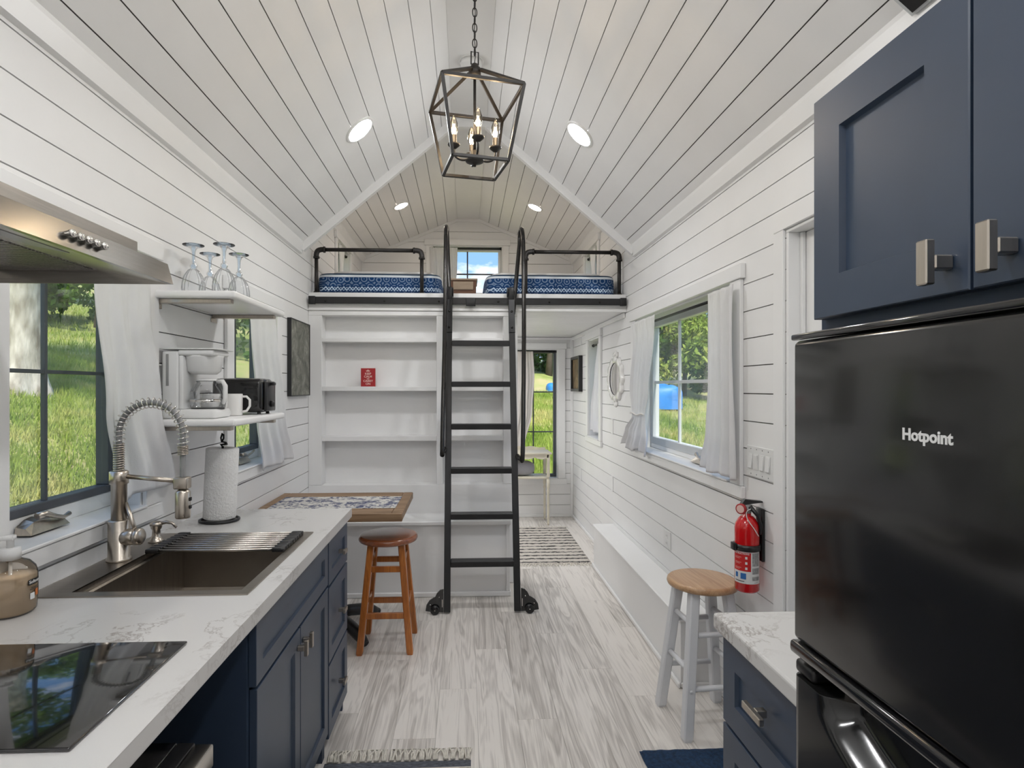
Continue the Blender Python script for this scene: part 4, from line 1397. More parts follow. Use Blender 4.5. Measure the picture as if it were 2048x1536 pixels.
uc = thing('wall_cabinet', 'navy wall cabinet with shaker doors above the black refrigerator', 'cabinet', (.88, .60, 1.556))
part('box', MB().box(.5705, XR - .001, .300, .900, 1.556, 1.915, .001), 'navy_body', uc)
for ya, yb, yh in ((.606, .888, .633), (.312, .602, .556)):
    dd = part('door', shaker(PUc, ya, yb, 1.572, 1.915, t=.020, rail=.062), 'navy', uc)
    pull(PUc, yh, 1.607, dd, True, L=.051)
part('light_strip', MB().box(.64, .70, .34, .86, 1.549, 1.5555), 'dust_wood', uc)
part('cord', MB().tube([(.72, .50, 1.5495), (.70, .60, 1.549), (.72, .72, 1.549), (.76, .85, 1.549)], .003, 6), 'black_plastic', uc)

rc = thing('base_cabinet', 'navy drawer base cabinet beside the black refrigerator', 'cabinet', (.93, 1.13, 0))
carcass(rc, .880, 1.378, face=.6455, xw=XR - .004)
for za, zb in ((.660, .862), (.455, .652), (.108, .447)):
    dd = part('drawer', shaker(PRc, .886, 1.374, za, zb, rail=.060), 'navy', rc)
    pull(PRc, 1.176, (za + zb) / 2 + .024, dd, False, L=.075)
add_bevel(solo('countertop', MB().box(.604, XR - .001, .872, 1.385, .8755, .915), 'marble', 'short white marble countertop beside the refrigerator', 'countertop'), .007, 3)

# unidentified dark fitting fixed to the sloped ceiling above the wall cabinet
cv = thing('ceiling_fixture', 'dark vent with grey edge on the sloped ceiling above wall cabinet', 'fixture', (1.10, 1.25, 2.45))
def rs(x, y, d): # right slope point, d below the boards
    nx, nz = -KM / math.hypot(1, KM), -1 / math.hypot(1, KM)
    return Vector((x + nx * d, y, EAVE + KM * (XR - x) + nz * d))
def slope_box(mb, x0, x1, y0, y1, d0, d1):
    vs = [rs(x, y, d) for x in (x0, x1) for y in (y0, y1) for d in (d0, d1)]
    return mb.add(vs, [(0, 1, 3, 2), (4, 6, 7, 5), (0, 4, 5, 1), (2, 3, 7, 6), (0, 2, 6, 4), (1, 5, 7, 3)])
part('frame', slope_box(MB(), 0.86, 1.196, 1.02, 1.466, .0006, .034), 'sash_light', cv)
part('dark_face', slope_box(MB(), 0.87, 1.190, 1.03, 1.454, .0342, .038), 'black_plastic', cv)

# ================================================================== ladder, track and loft rails
tk = thing('ladder_track', 'black steel ladder track along the front edge of the loft', 'track', (0, YLF - .03, 2.08))
part('bar', MB().box(-1.105, 1.155, YLF - .044, YLF - .031, 2.081, 2.131, .002), 'black_steel', tk)
for xx in (-1.128, 1.178): part('end_cap', MB().rbox(xx - .024, xx + .024, YLF - .050, YLF - .024, 2.076, 2.136, .004, 2), 'black_steel', tk)
for xx in (-1.03, -.60, -.20, .24, .62, 1.0):
    part('standoff', MB().lathe([(0, 0), (.009, 0), (.009, .030), (0, .030)], n=12, M=align_m((xx, YLF - .0005, 2.101), (0, -1, 0))), 'black_steel', tk)
    part('bolt_head', MB().lathe([(0, 0), (.008, 0), (.006, .005), (0, .0055)], n=12, M=align_m((xx, YLF - .0442, 2.101), (0, -1, 0))), 'black_tube', tk)
part('stop_plate', MB().rbox(.000, .070, YLF - .052, YLF - .0445, 2.066, 2.128, .003, 2), 'black_steel', tk)

K = .243
LY0 = 3.732
ly = lambda z: LY0 + K * z
ld = thing('ladder', 'black steel library ladder leaning against the loft', 'ladder', (.106, LY0, 0))
LXA, LXB = -.123, .335
nrm = Vector((0, -1, K)).normalized()          # towards the camera
tan = Vector((0, K, 1)).normalized()
def lad_box(mb, x0, x1, z0, z1, n0, n1, b=.002):
    """box in ladder space: z measured vertically along the rail"""
    A = Matrix(((1, 0, 0), (0, 0, 0), (0, 0, 0)))
    L0, L1 = z0 * math.hypot(1, K), z1 * math.hypot(1, K)
    M = Matrix(((1, nrm.x, tan.x, 0), (0, nrm.y, tan.y, LY0), (0, nrm.z, tan.z, 0), (0, 0, 0, 1)))
    return mb.box(x0, x1, n0, n1, L0, L1, b, M=M)
for xx in (LXA, LXB):
    rl = part('rail', lad_box(MB(), xx - .0215, xx + .0215, .009, 1.86, -.020, .012), 'black_steel', ld)
    s = -1 if xx == LXA else 1
    br = part('hook_bracket', lad_box(MB(), xx - .0225, xx + .0225, 1.862, 2.150, -.018, .014), 'black_steel', ld)
    for zz in (1.90, 2.02): part('bolt_head', MB().lathe([(0, 0), (.009, 0), (.007, .005), (0, .006)], n=12, M=align_m(Vector((xx, ly(zz), zz)) + nrm * .0142, nrm)), 'black_tube', br)
    wx = xx + (.020 if s < 0 else -.020)
    wl = part('track_wheel', MB().lathe([(0, -.010), (.036, -.010), (.038, -.006), (.033, -.002), (.033, .004), (.038, .008), (0, .010)], n=28, M=align_m((wx - s * .001, YLF - .0375, 2.1705), (1, 0, 0))), 'black_steel', ld)
    part('wheel_plate', MB().rbox(xx - .0215, xx + .0215, YLF - .075, YLF - .0535, 2.110, 2.205, .006, 2), 'black_steel', ld)
    # floor roller casting: fretted plate with a wheel
    f = s
    cx_ = xx + f * .0225
    def Q(a, z): return (cx_ + f * a * 1.08, .016 + (z - .016) * 1.28)
    prof = [Q(0, .012), Q(0, .128), Q(.022, .124), Q(.040, .108), Q(.050, .090), Q(.062, .085), Q(.085, .072), Q(.102, .050), Q(.108, .020), Q(.090, .018), Q(.078, .016)]
    rl2 = part('roller_bracket', MB().prism(prof if f > 0 else prof[::-1], 'y', LY0 - .006, LY0 + .006), 'black_gloss', ld)
    part('floor_wheel', MB().lathe([(0, -.009), (.028, -.009), (.030, -.006), (.030, .006), (.028, .009), (0, .009)], n=28, M=align_m((cx_ + f * .055, LY0 - .017, .031), (0, 1, 0))), 'black_plastic', ld)
    for a, z in ((.028, .110), (.085, .062), (.055, .031)):
        part('rivet', MB().lathe([(0, 0), (.0045, 0), (.003, .003), (0, .0035)], n=10, M=align_m((cx_ + f * a, LY0 - (.0262 if a == .055 else .0062), z), (0, -1, 0))), 'chrome', ld)
    part('slot_insert', MB().box(*sorted((cx_ + f * .006, cx_ + f * .010)), LY0 - .0075, LY0 - .0062, .045, .095), 'chrome', ld)
for k in range(7):
    z = .307 + .2955 * k
    if z > 2.0: continue
    zz = z
    yc = ly(zz)
    part('tread', MB().box(LXA + .0217, LXB - .0217, yc - .040, yc + .040, zz - .020, zz + .018, .003), 'black_steel', ld)
# bent grab rails
hr = [(-.145, 3.957, 1.045), (-.158, 3.905, 1.030), (-.160, 3.895, 1.09), (-.150, 4.09, 1.90), (-.148, 4.215, 2.50), (-.148, 4.245, 2.60), (-.148, 4.275, 2.650), (-.146, 4.318, 2.668), (-.143, 4.352, 2.635), (-.140, 4.352, 2.56), (-.128, 4.300, 2.26), (-.118, 4.262, 2.02)]
hr2 = [(.352, 3.945, .995), (.372, 3.890, .985), (.385, 3.885, 1.06), (.412, 4.08, 1.90), (.420, 4.205, 2.46), (.420, 4.235, 2.57), (.418, 4.268, 2.632), (.414, 4.312, 2.655), (.408, 4.348, 2.620), (.403, 4.350, 2.54), (.374, 4.300, 2.25), (.350, 4.255, 2.01)]
def smooth_path(p, n=6):
    P = [Vector(q) for q in p]; out = []
    for i in range(len(P) - 1):
        a, b, c, d = P[max(0, i - 1)], P[i], P[i + 1], P[min(len(P) - 1, i + 2)]
        for k in range(n):
            t = k / n
            out.append(.5 * ((2 * b) + (c - a) * t + (2 * a - 5 * b + 4 * c - d) * t * t + (-a + 3 * b - 3 * c + d) * t ** 3))
    return out + [P[-1]]
for h in (hr, hr2): part('grab_rail', MB().tube(smooth_path(h), .0155, 14), 'black_tube', ld)

def loft_rail(x0, x1, lb):
    y = YLF + .075
    r = thing('loft_railing', lb, 'railing', ((x0 + x1) / 2, y, 2.169))
    zt = 2.503
    rad = .0145
    for xx in (x0, x1):
        part('post', MB().tube([(xx, y, 2.176), (xx, y, zt - .055)], rad, 14), 'bronze', r)
        part('flange', MB().lathe([(0, 0), (.038, 0), (.038, .005), (.022, .008), (.020, .018), (0, .018)], (xx, y, 2.1695), 24), 'bronze', r)
        s = 1 if xx == x0 else -1
        el = [(xx, y, zt - .058), (xx, y, zt - .035), (xx + s * .010, y, zt - .010), (xx + s * .035, y, zt), (xx + s * .058, y, zt)]
        part('elbow', MB().tube(smooth_path(el, 4), .0195, 14), 'bronze', r)
        part('elbow_collar', MB().lathe([(0, 0), (.0235, 0), (.0235, .014), (0, .014)], (xx, y, zt - .066), 18), 'bronze', r)
        part('elbow_collar', MB().lathe([(0, 0), (.0235, 0), (.0235, .014), (0, .014)], n=18, M=align_m((xx + s * .052, y, zt), (s, 0, 0))), 'bronze', r)
    part('top_pipe', MB().tube([(x0 + .05, y, zt), (x1 - .05, y, zt)], rad, 14), 'bronze', r)
loft_rail(-1.125, -.335, 'black pipe railing in front of the left loft bed')
loft_rail(.455, 1.178, 'black pipe railing in front of the right loft bed')

def bed(x0, x1, lb, lb2, flip):
    z0 = 2.1695
    b_ = thing('bed', lb, 'bed', ((x0 + x1) / 2, 5.4, z0))
    cx_ = (x0 + x1) / 2
    part('mattress', MB().rbox(x0 + .06, x1 - .06, 4.54, 6.38, z0, z0 + .15, .04, 3), 'sheet_white', b_)
    mbq = MB().squad((0, 0, .092), ((x1 - x0) / 2, .93, .092), .20, 120, 40, disp=.020, ds=4.5, e2=.13)
    part('comforter', MB().add([Vector(v) + Vector((cx_, 5.38, z0)) for v in mbq.v], mbq.f, True), 'bedding_blue', b_, at=(cx_, 5.38, z0))
    mbq = MB().squad((cx_ + .02 * flip, 5.42, z0 + .190), ((x1 - x0) / 2 - .055, .90, .017), .35, 64, 16, disp=.010, ds=5.0, e2=.2)
    part('blanket', mbq, 'sheet_white', b_)
    return b_
bed(-1.145, -.195, 'twin bed with blue patterned comforter at the left of the loft', '', 1)
bed(.150, 1.175, 'twin bed with blue patterned comforter at the right of the loft', '', -1)
ns = thing('nightstand', 'small brown wooden nightstand between the two loft beds', 'nightstand', (.0, 6.2, 2.1695))
NX0, NX1 = -.165, .105
part('top', MB().rbox(NX0 - .015, NX1 + .015, 6.00, 6.40, 2.585, 2.603, .004, 2), 'dust_wood', ns)
part('body', MB().box(NX0, NX1, 6.02, 6.40, 2.28, 2.5845, .002), 'night_wood', ns)
part('drawer', MB().box(NX0 + .030, NX1 - .030, 6.008, 6.0195, 2.487, 2.572, .002), 'dust_wood', ns)
part('drawer', MB().box(NX0 + .030, NX1 - .030, 6.008, 6.0195, 2.36, 2.465, .002), 'night_wood', ns)
for xx in (NX0 + .02, NX1 - .02):
    for yy in (6.04, 6.38): part('leg', MB().box(xx - .015, xx + .015, yy - .015, yy + .015, 2.1695, 2.2795), 'night_wood', ns)

# ================================================================== lights
def downlight(x, left, y, k, eave, mat, lb, r=.078, ring=.098):
    """recessed lamp on a slope"""
    xs = x if left else MIR - x
    z = eave + k * (xs - XL)
    n = Vector((k, 0, -1)).normalized() if left else Vector((-k, 0, -1)).normalized()
    c = Vector((x, y, z))
    t = thing('recessed_light', lb, 'ceiling light', c + n * .001, group='recessed ceiling lights')
    part('trim_ring', MB().lathe([(ring, .0005), (ring - .003, .006), (r + .004, .009), (r, .006), (r, .0005)], n=48, M=align_m(c, n)), 'white_plastic', t)
    part('lens', MB().lathe([(r - .0005, .003), (r - .004, .0055), (0, .0062)], n=48, M=align_m(c, n)), mat, t)
downlight(-.604, True, 3.294, KM, EAVE, 'lamp_lens', 'lit round recessed light in the left slope, in front of loft')
downlight(.655, False, 3.289, KM, EAVE, 'lamp_lens', 'lit round recessed light in the right slope, in front of loft')
downlight(-.604, True, .95, KM, EAVE, 'lamp_lens', 'added recessed light out of view in the left slope above the cooktop')  # this pair is added above the frame to even out the room light
downlight(.655, False, .95, KM, EAVE, 'lamp_lens', 'added recessed light out of view in the right slope above the refrigerator')
downlight(-.604, True, -.55, KM, EAVE, 'lamp_lens', 'added unseen recessed light in the left slope behind the camera')  # extra pair behind the camera, added to fill the room with light
downlight(.655, False, -.55, KM, EAVE, 'lamp_lens', 'added unseen recessed light in the right slope behind the camera')
downlight(-.601, True, 5.35, KL, LEAVE, 'lamp_lens_loft', 'warm recessed light above the left loft bed', .062, .080)
downlight(.643, False, 5.347, KL, LEAVE, 'lamp_lens_loft', 'warm recessed light above the right loft bed', .062, .080)
for xx, lb in ((.05, 'added hidden recessed light under the loft behind the bookcase, right one'), (-.65, 'added hidden recessed light under the loft behind the bookcase, left one')):  # unseen lamps added to brighten the space under the loft
    t = thing('recessed_light', lb, 'ceiling light', (xx, 5.45, 2.034), group='recessed ceiling lights')
    part('trim_ring', MB().lathe([(.100, .0), (.097, -.005), (.082, -.007), (.078, -.004), (.078, 0)], (xx, 5.45, 2.0355), 40), 'white_plastic', t)
    part('lens', MB().lathe([(.0775, -.002), (.074, -.0045), (0, -.005)], (xx, 5.45, 2.0355), 40), 'fill_lens_nook', t)

sd = thing('smoke_detector', 'white round smoke detector on the ceiling ridge', 'smoke detector', (.030, 3.33, ZR - .004))
part('base', MB().lathe([(0, 0), (.072, 0), (.072, -.010), (.068, -.012), (0, -.012)], (.030, 3.33, ZR - .0042), 40), 'white_plastic', sd)
part('cover', MB().lathe([(0, -.0122), (.064, -.0122), (.062, -.030), (.050, -.036), (0, -.037)], (.030, 3.33, ZR - .0042), 40), 'white_plastic', sd)

# lantern chandelier
PX_, PY_ = .033, 2.19
pd = thing('pendant_lantern', 'black open-cage lantern chandelier with four candle bulbs on a chain', 'chandelier', (PX_, PY_, 2.30), R_(11.8))
ZT, ZB_, AP = 2.565, 2.302, 2.690
HT, HB = .150, .104
def loc(x, y, z): return (x, y, z - 2.30)
b6 = .0058
def rod(p, q, name='cage_bar', r=b6, par=None):
    p, q = Vector(p), Vector(q)
    d = (q - p); L = d.length
    M = align_m(p, d)
    # square section, turned to follow the cage
    mb = MB().box(-r, r, -r, r, 0, L, .001, M=M)
    return part(name, mb, 'bronze', par or pd, local=True)
cT = [loc(s * HT, t * HT, ZT) for s, t in ((-1, -1), (1, -1), (1, 1), (-1, 1))]
cB = [loc(s * HB, t * HB, ZB_) for s, t in ((-1, -1), (1, -1), (1, 1), (-1, 1))]
for i in range(4):
    rod(cT[i], cT[(i + 1) % 4]); rod(cB[i], cB[(i + 1) % 4]); rod(cT[i], cB[i]); rod(cT[i], loc(*(Vector(cT[i]).xy * .12), 2.668))
part('hub', MB().lathe([(0, .0), (.024, 0), (.024, .028), (.018, .032), (.012, .045), (0, .047)], loc(0, 0, 2.650), 24), 'bronze', pd, local=True)
mb = MB().tube([loc(-.014, 0, 2.694), loc(-.014, 0, 2.742), loc(.014, 0, 2.742), loc(.014, 0, 2.694)], .0028, 8)
part('loop', mb, 'bronze', pd, local=True)
part('stem', MB().tube([loc(0, 0, 2.350), loc(0, 0, 2.652)], .0055, 12), 'bronze', pd, local=True)
part('cup', MB().lathe([(0, -.012), (.005, -.012), (.006, -.004), (.020, .0), (.034, .006), (.036, .010), (.018, .014), (.018, .045), (.0, .046)], loc(0, 0, 2.318), 28), 'bronze', pd, local=True)
for i in range(4):
    a = PI / 4 * 0 + PI / 2 * i + R_(-12 + 8)
    ca, sa = math.cos(a) * .080, math.sin(a) * .080
    arm = [loc(ca * .2, sa * .2, 2.335), loc(ca * .6, sa * .6, 2.328), loc(ca * .92, sa * .92, 2.340), loc(ca, sa, 2.368)]
    part('arm', MB().tube(smooth_path(arm, 4), .0045, 10), 'bronze', pd, local=True)
    cd = part('candle_cup', MB().lathe([(0, .0), (.008, .0), (.022, .012), (.024, .017), (.012, .018), (.0105, .019), (.0105, .052), (0, .052)], loc(ca, sa, 2.368), 24), 'bronze', pd, local=True)
    bl = part('bulb', MB().lathe([(.009, .0), (.0135, .012), (.0165, .026), (.0150, .044), (.009, .062), (.003, .072), (0, .074)], loc(ca, sa, 2.4205), 24), 'bulb_glass', pd, local=True)
    part('filament', MB().tube([loc(ca - .004, sa, 2.432), loc(ca - .003, sa, 2.462), loc(ca + .003, sa, 2.462), loc(ca + .004, sa, 2.432)], .0016, 6), 'filament', bl, local=True)
    l = bpy.data.lights.new('bulb_glow', 'POINT'); l.energy = BULB * .3; l.color = (1.0, .78, .52); l.shadow_soft_size = .012
    lo = bpy.data.objects.new('bulb_glow', l); COL.objects.link(lo); lo.parent = pd; lo.location = loc(ca, sa, 2.452)
# chain
z = 2.728; k = 0
while z < ZR - .045:
    pts = []
    for i in range(20):
        a = 2 * PI * i / 20
        u = .0085 * math.cos(a); w = .0175 * math.sin(a)
        pts.append((u if k % 2 else 0, 0 if k % 2 else u, z + .0175 + w - 2.30))
    part('chain_link', MB().tube(pts, .0021, 6, closed=True), 'bronze', pd, local=True)
    z += .0295; k += 1
part('cord', MB().tube([loc(.004 * math.sin(i * 1.7), .004 * math.cos(i * 1.3), 2.70 + (ZR - .03 - 2.70) * i / 16) for i in range(17)], .0016, 6), 'black_plastic', pd, local=True)
part('canopy', MB().lathe([(0, 0), (.060, 0), (.058, -.012), (.03, -.022), (.010, -.03), (0, -.03)], loc(0, 0, ZR - .0045), 32), 'bronze', pd, local=True)

# ================================================================== stools
def stool(x, y, rz, lb, ztop, rad, hs, legmat, topmat, round_r, thick, square=.019, lean=0.0):
    s = thing('stool', lb, 'stool', (x, y, 0), rz)
    t = thick
    part('seat', MB().lathe([(0, ztop - t), (rad * .90, ztop - t), (rad * .975, ztop - t * .85), (rad, ztop - t * .55), (rad * .985, ztop - t * .22), (rad * .94, ztop - .001), (rad * .90, ztop), (0, ztop)], n=64), topmat, s, local=True)
    def legp(sx, sy, z):
        f = z / (ztop - t)
        h = hs * (1 - f) + rad * .50 * f
        return Vector((sx * h, sy * h, z))
    for sx in (-1, 1):
        for sy in (-1, 1):
            mb = MB()
            vs = []
            for z in (0.0, .012, ztop - t - .0004):
                c = legp(sx, sy, z); q = square * (.82 if z == 0 else 1)
                vs += [c + Vector((a * q, b * q, 0)) for a, b in ((-1, -.3), (-.3, -1), (.3, -1), (1, -.3), (1, .3), (.3, 1), (-.3, 1), (-1, .3))] if False else [c + Vector((a * q, b * q, 0)) for a, b in ((-1, -.75), (-.75, -1), (.75, -1), (1, -.75), (1, .75), (.75, 1), (-.75, 1), (-1, .75))]
            fs = [tuple(range(8)), tuple(range(16, 24))]
            for k in range(2):
                fs += [(k * 8 + i, k * 8 + (i + 1) % 8, k * 8 + 8 + (i + 1) % 8, k * 8 + 8 + i) for i in range(8)]
            part('leg', mb.add(vs, fs), legmat, s, local=True)
    def rung(a, b, z):
        p, q = legp(*a, z), legp(*b, z)
        d = (q - p).normalized()
        p, q = p + d * square * .9, q - d * square * .9
        if round_r: mb = MB().tube([p, q], .0115, 12)
        else: mb = MB().box(-.0095, .0095, -.0165, .0165, 0, (q - p).length, .003, M=Matrix.Translation(p) @ Matrix((Vector((0, 0, 1)).cross(d), (0, 0, 1), d)).transposed().to_4x4())
        part('rung', mb, legmat, s, local=True)
    return s, legp, rung
s1, lp1, rg1 = stool(-.445, 3.316, 0, 'reddish brown wooden stool beside the blue drawers', .627, .168, .138, 'cherry', 'cherry_top', False, .036, .018)
for z, ax in ((.205, 'x'), (.455, 'x')):
    for sy in (-1, 1): rg1((-1, sy), (1, sy), z)
for z in (.255, .495):
    for sx in (-1, 1): rg1((sx, -1), (sx, 1), z)
simple('white_leg', (0.74, 0.75, 0.77), 0.4, var=0.02)
s2, lp2, rg2 = stool(1.040, 2.492, R_(4), 'white-legged stool with natural wood seat beside the white counter', .625, .150, .135, 'white_leg', 'oak_top', True, .032, .021)
for z in (.20, .415):
    for sy in (-1, 1): rg2((-1, sy), (1, sy), z)
for z in (.27, .46):
    for sx in (-1, 1): rg2((sx, -1), (sx, 1), z)
part('screw_cap', MB().lathe([(0, 0), (.008, 0), (.006, .004), (0, .005)], n=14, M=align_m(lp2(-1, -1, .20) + Vector((0, -.0212, 0)), (0, -1, 0))), 'white_leg', s2, local=True)

# ================================================================== table by the bench
tb = thing('table', 'wooden pedestal table against the left wall behind the counter', 'table', (-.75, 3.42, 0))
TX0, TX1, TY0, TY1, TZ = XL + .004, -.342, 3.112, 3.728, .790
part('top', MB().box(TX0 + .045, TX1 - .060, TY0 + .0, TY1 - .0, TZ - .038, TZ - .0005, .002), 'table_wood', tb)
part('end_board', MB().box(TX1 - .0595, TX1, TY0, TY1 + .002, TZ - .042, TZ, .004), 'table_wood', tb)
part('end_board', MB().box(TX0, TX0 + .0445, TY0 - .002, TY1 + .002, TZ - .042, TZ, .004), 'table_wood', tb)
part('edge_board', MB().box(TX0 + .046, TX1, TY0 - .014, TY0 - .0003, TZ - .044, TZ, .003), 'table_wood', tb)
part('column', MB().lathe([(0, .09), (.035, .09), (.035, .30), (.028, .32), (.028, .72), (.10, .735), (.10, .7515), (0, .7515)], (-.80, 3.50, 0), 24), 'black_plastic', tb)
part('hub', MB().lathe([(0, .045), (.055, .045), (.055, .10), (.04, .125), (0, .125)], (-.80, 3.50, 0), 28), 'black_plastic', tb)
for i in range(4):
    a = R_(45 - 90 * i)
    ca, sa = math.cos(a), math.sin(a)
    pts = [(-.80 + ca * r, 3.50 + sa * r, z) for r, z in ((.05, .095), (.12, .092), (.20, .075), (.285, .046), (.335, .022))]
    part('foot', MB().tube(pts, [.034, .035, .036, .032, .020], 12), 'black_plastic', tb)
mb = MB()
nu, nv = 60, 30
def pmf(u, v):
    x = -1.105 + u * (-.395 + 1.105); y = 3.235 + v * .345
    return (x, y, TZ + .0025 + .0012 * mnoise.noise(Vector((x * 14, y * 14, 0))))
pmo = solo('placemat', mb.grid(pmf, nu, nv), 'toile', 'white table runner with blue floral print on the wooden table', 'table runner')
sm_ = pmo.modifiers.new('solid', 'SOLIDIFY'); sm_.thickness = .002

# KEEP CALM plaque
kx, ky, kz = -.732, YLF + .028, 1.4722
kp = thing('plaque', 'small red KEEP CALM plaque standing on the bookcase shelf', 'plaque', (kx, ky, kz))
part('panel', MB().box(kx - .053, kx + .053, ky, ky + .018, kz, kz + .137, .001), 'plaque_red', kp)
kf = lambda zc: (lambda x, y, d: (kx + x, ky - .0003 - d, kz + zc + y))
for txt, sz, zc in (('KEEP', .0215, .095), ('CALM', .0225, .074), ('AND', .009, .0575), ('CARRY', .0225, .041), ('ON', .0225, .0195)):
    part('lettering', text_mb(txt, sz, kf(zc), .0003, bold=.0005), 'ink_pink', kp)
cr_ = [(-.013, 0), (.013, 0), (.015, .011), (.0085, .006), (.006, .015), (.0025, .008), (0, .020), (-.0025, .008), (-.006, .015), (-.0085, .006), (-.015, .011)]
part('crown_print', MB().prism([(kx + a, kz + .112 + b * .9) for a, b in cr_], 'y', ky - .0008, ky - .0002), 'ink_pink', kp)

# ================================================================== things on the walls
# forest picture on the left wall
pf = thing('picture', 'grey forest print in a thin black frame on the left wall', 'picture', (XL, 4.03, 1.407))
PY0, PY1, PZ0, PZ1 = 3.800, 4.250, 1.407, 1.922
part('canvas', MB().box(XL + .004, XL + .024, PY0 + .006, PY1 - .006, PZ0 + .006, PZ1 - .006), 'forest_print', pf, at=(XL + .01, 4.03, 1.66))
for b in ((PY0, PY0 + .0055, PZ0, PZ1), (PY1 - .0055, PY1, PZ0, PZ1)):
    part('frame_bar', MB().box(XL + .0006, XL + .028, b[0], b[1], b[2], b[3]), 'black_plastic', pf)
for b in ((PZ0, PZ0 + .0055), (PZ1 - .0055, PZ1)):
    part('frame_bar', MB().box(XL + .0006, XL + .028, PY0 + .0056, PY1 - .0056, b[0], b[1]), 'black_plastic', pf)
# dark framed picture beyond the small window
p2 = thing('picture', 'brown picture in a deep black frame on the right wall', 'picture', (XR, 6.17, 1.42))
QY0, QY1, QZ0, QZ1 = 5.935, 6.400, 1.422, 1.800
part('print', MB().box(XR - .022, XR - .016, QY0 + .03, QY1 - .03, QZ0 + .03, QZ1 - .03), 'brown_print', p2, at=(XR - .02, 6.17, 1.6))
part('backing', MB().box(XR - .0155, XR - .0006, QY0 + .02, QY1 - .02, QZ0 + .02, QZ1 - .02), 'black_plastic', p2)
for b in ((QY0, QY0 + .0305, QZ0, QZ1), (QY1 - .0305, QY1, QZ0, QZ1)):
    part('frame_bar', MB().box(XR - .042, XR - .0006, b[0], b[1], b[2], b[3], .003), 'black_plastic', p2)
for b in ((QZ0, QZ0 + .0305), (QZ1 - .0305, QZ1)):
    part('frame_bar', MB().box(XR - .042, XR - .0006, QY0 + .031, QY1 - .031, b[0], b[1], .003), 'black_plastic', p2)

# scalloped white mirror
MYc, MZc = 4.590, 1.533
mr = thing('mirror', 'oval mirror in a white scalloped frame between the right windows', 'mirror', (XR, MYc, MZc - .2))
def oval(sy, sz, d, n=72, sc=0.0, ph=0.0):
    return [Vector((XR - d, MYc + (sy * (1 + sc * abs(math.cos(6 * a + ph)))) * math.cos(a), MZc + (sz * (1 + sc * abs(math.cos(6 * a + ph)))) * math.sin(a))) for a in [2 * PI * i / n for i in range(n)]]
loops = [oval(.215, .165, .0006, sc=.16), oval(.215, .165, .010, sc=.16), oval(.200, .155, .022, sc=.13), oval(.170, .138, .024), oval(.160, .130, .016)]
mb = MB(); n_ = 72
for l in loops: mb.v += [tuple(p) for p in l]
for k in range(4):
    for i in range(n_):
        mb.f.append((k * n_ + i, k * n_ + (i + 1) % n_, (k + 1) * n_ + (i + 1) % n_, (k + 1) * n_ + i)); mb.sm.append(True)
mf = part('frame', mb, 'ceramic', mr)
mb = MB(); mb.v = [tuple(p) for p in oval(.161, .131, .012)]; mb.f = [tuple(range(72))]; mb.sm = [False]
part('glass', mb, 'mirror_glass', mr)
for k, (aa, zz) in enumerate(((-.05, .195), (0, .208), (.05, .195), (-.03, -.198), (.03, -.198), (0, -.208))):
    part('ornament', MB().lathe([(0, 0), (.020, 0), (.020, .008), (.012, .016), (0, .018)], n=16, M=align_m((XR - .0006, MYc + aa, MZc + zz), (-1, 0, 0))), 'ceramic', mr)

# switches, socket, thermostat-like bracket
sw = thing('light_switch', 'white four-gang light switch plate beside the door', 'light switch', (XR, 2.316, 1.09))
part('plate', MB().box(XR - .006, XR - .0006, 2.208, 2.424, 1.090, 1.219, .002), 'white_plastic', sw)
for i in range(4):
    yc = 2.246 + i * .0467
    p = part('rocker', MB().box(XR - .0085, XR - .0062, yc - .016, yc + .016, 1.121, 1.188, .001), 'white_plastic', sw)
    M = Matrix.Translation((XR - .009, yc, 1.1545)) @ Matrix.Rotation(R_(5 if i != 2 else -5), 4, 'Y')
    part('paddle', MB().box(-.003, .001, -.0135, .0135, -.029, .029, .001, M=M), 'white_plastic', p)
    for zz in (1.102, 1.207): part('screw', MB().lathe([(0, 0), (.003, 0), (.002, .0012), (0, .0013)], n=10, M=align_m((XR - .0062, yc, zz), (-1, 0, 0))), 'grey_plastic', sw)
ou = thing('outlet', 'white wall outlet above the low white bench', 'outlet', (XR, 3.41, .50))
part('plate', MB().box(XR - .006, XR - .0006, 3.352, 3.468, .500, .605, .002), 'white_plastic', ou)
for zz in (.530, .575):
    p = part('socket', MB().box(XR - .0075, XR - .0061, 3.392, 3.428, zz - .015, zz + .015, .001), 'white_plastic', ou)
    for yy in (3.402, 3.417): part('slot', MB().box(XR - .0079, XR - .0076, yy - .0012, yy + .0012, zz - .006, zz + .006), 'black_plastic', p)
ou2 = thing('outlet', 'white wall outlet on the left wall up in the loft', 'outlet', (XL, 4.98, 2.33))
part('plate', MB().box(XL + .0006, XL + .006, 4.92, 5.04, 2.33, 2.43, .002), 'white_plastic', ou2)
for zz in (2.358, 2.402): part('socket', MB().box(XL + .0061, XL + .0075, 4.962, 4.998, zz - .014, zz + .014, .001), 'grey_plastic', ou2)

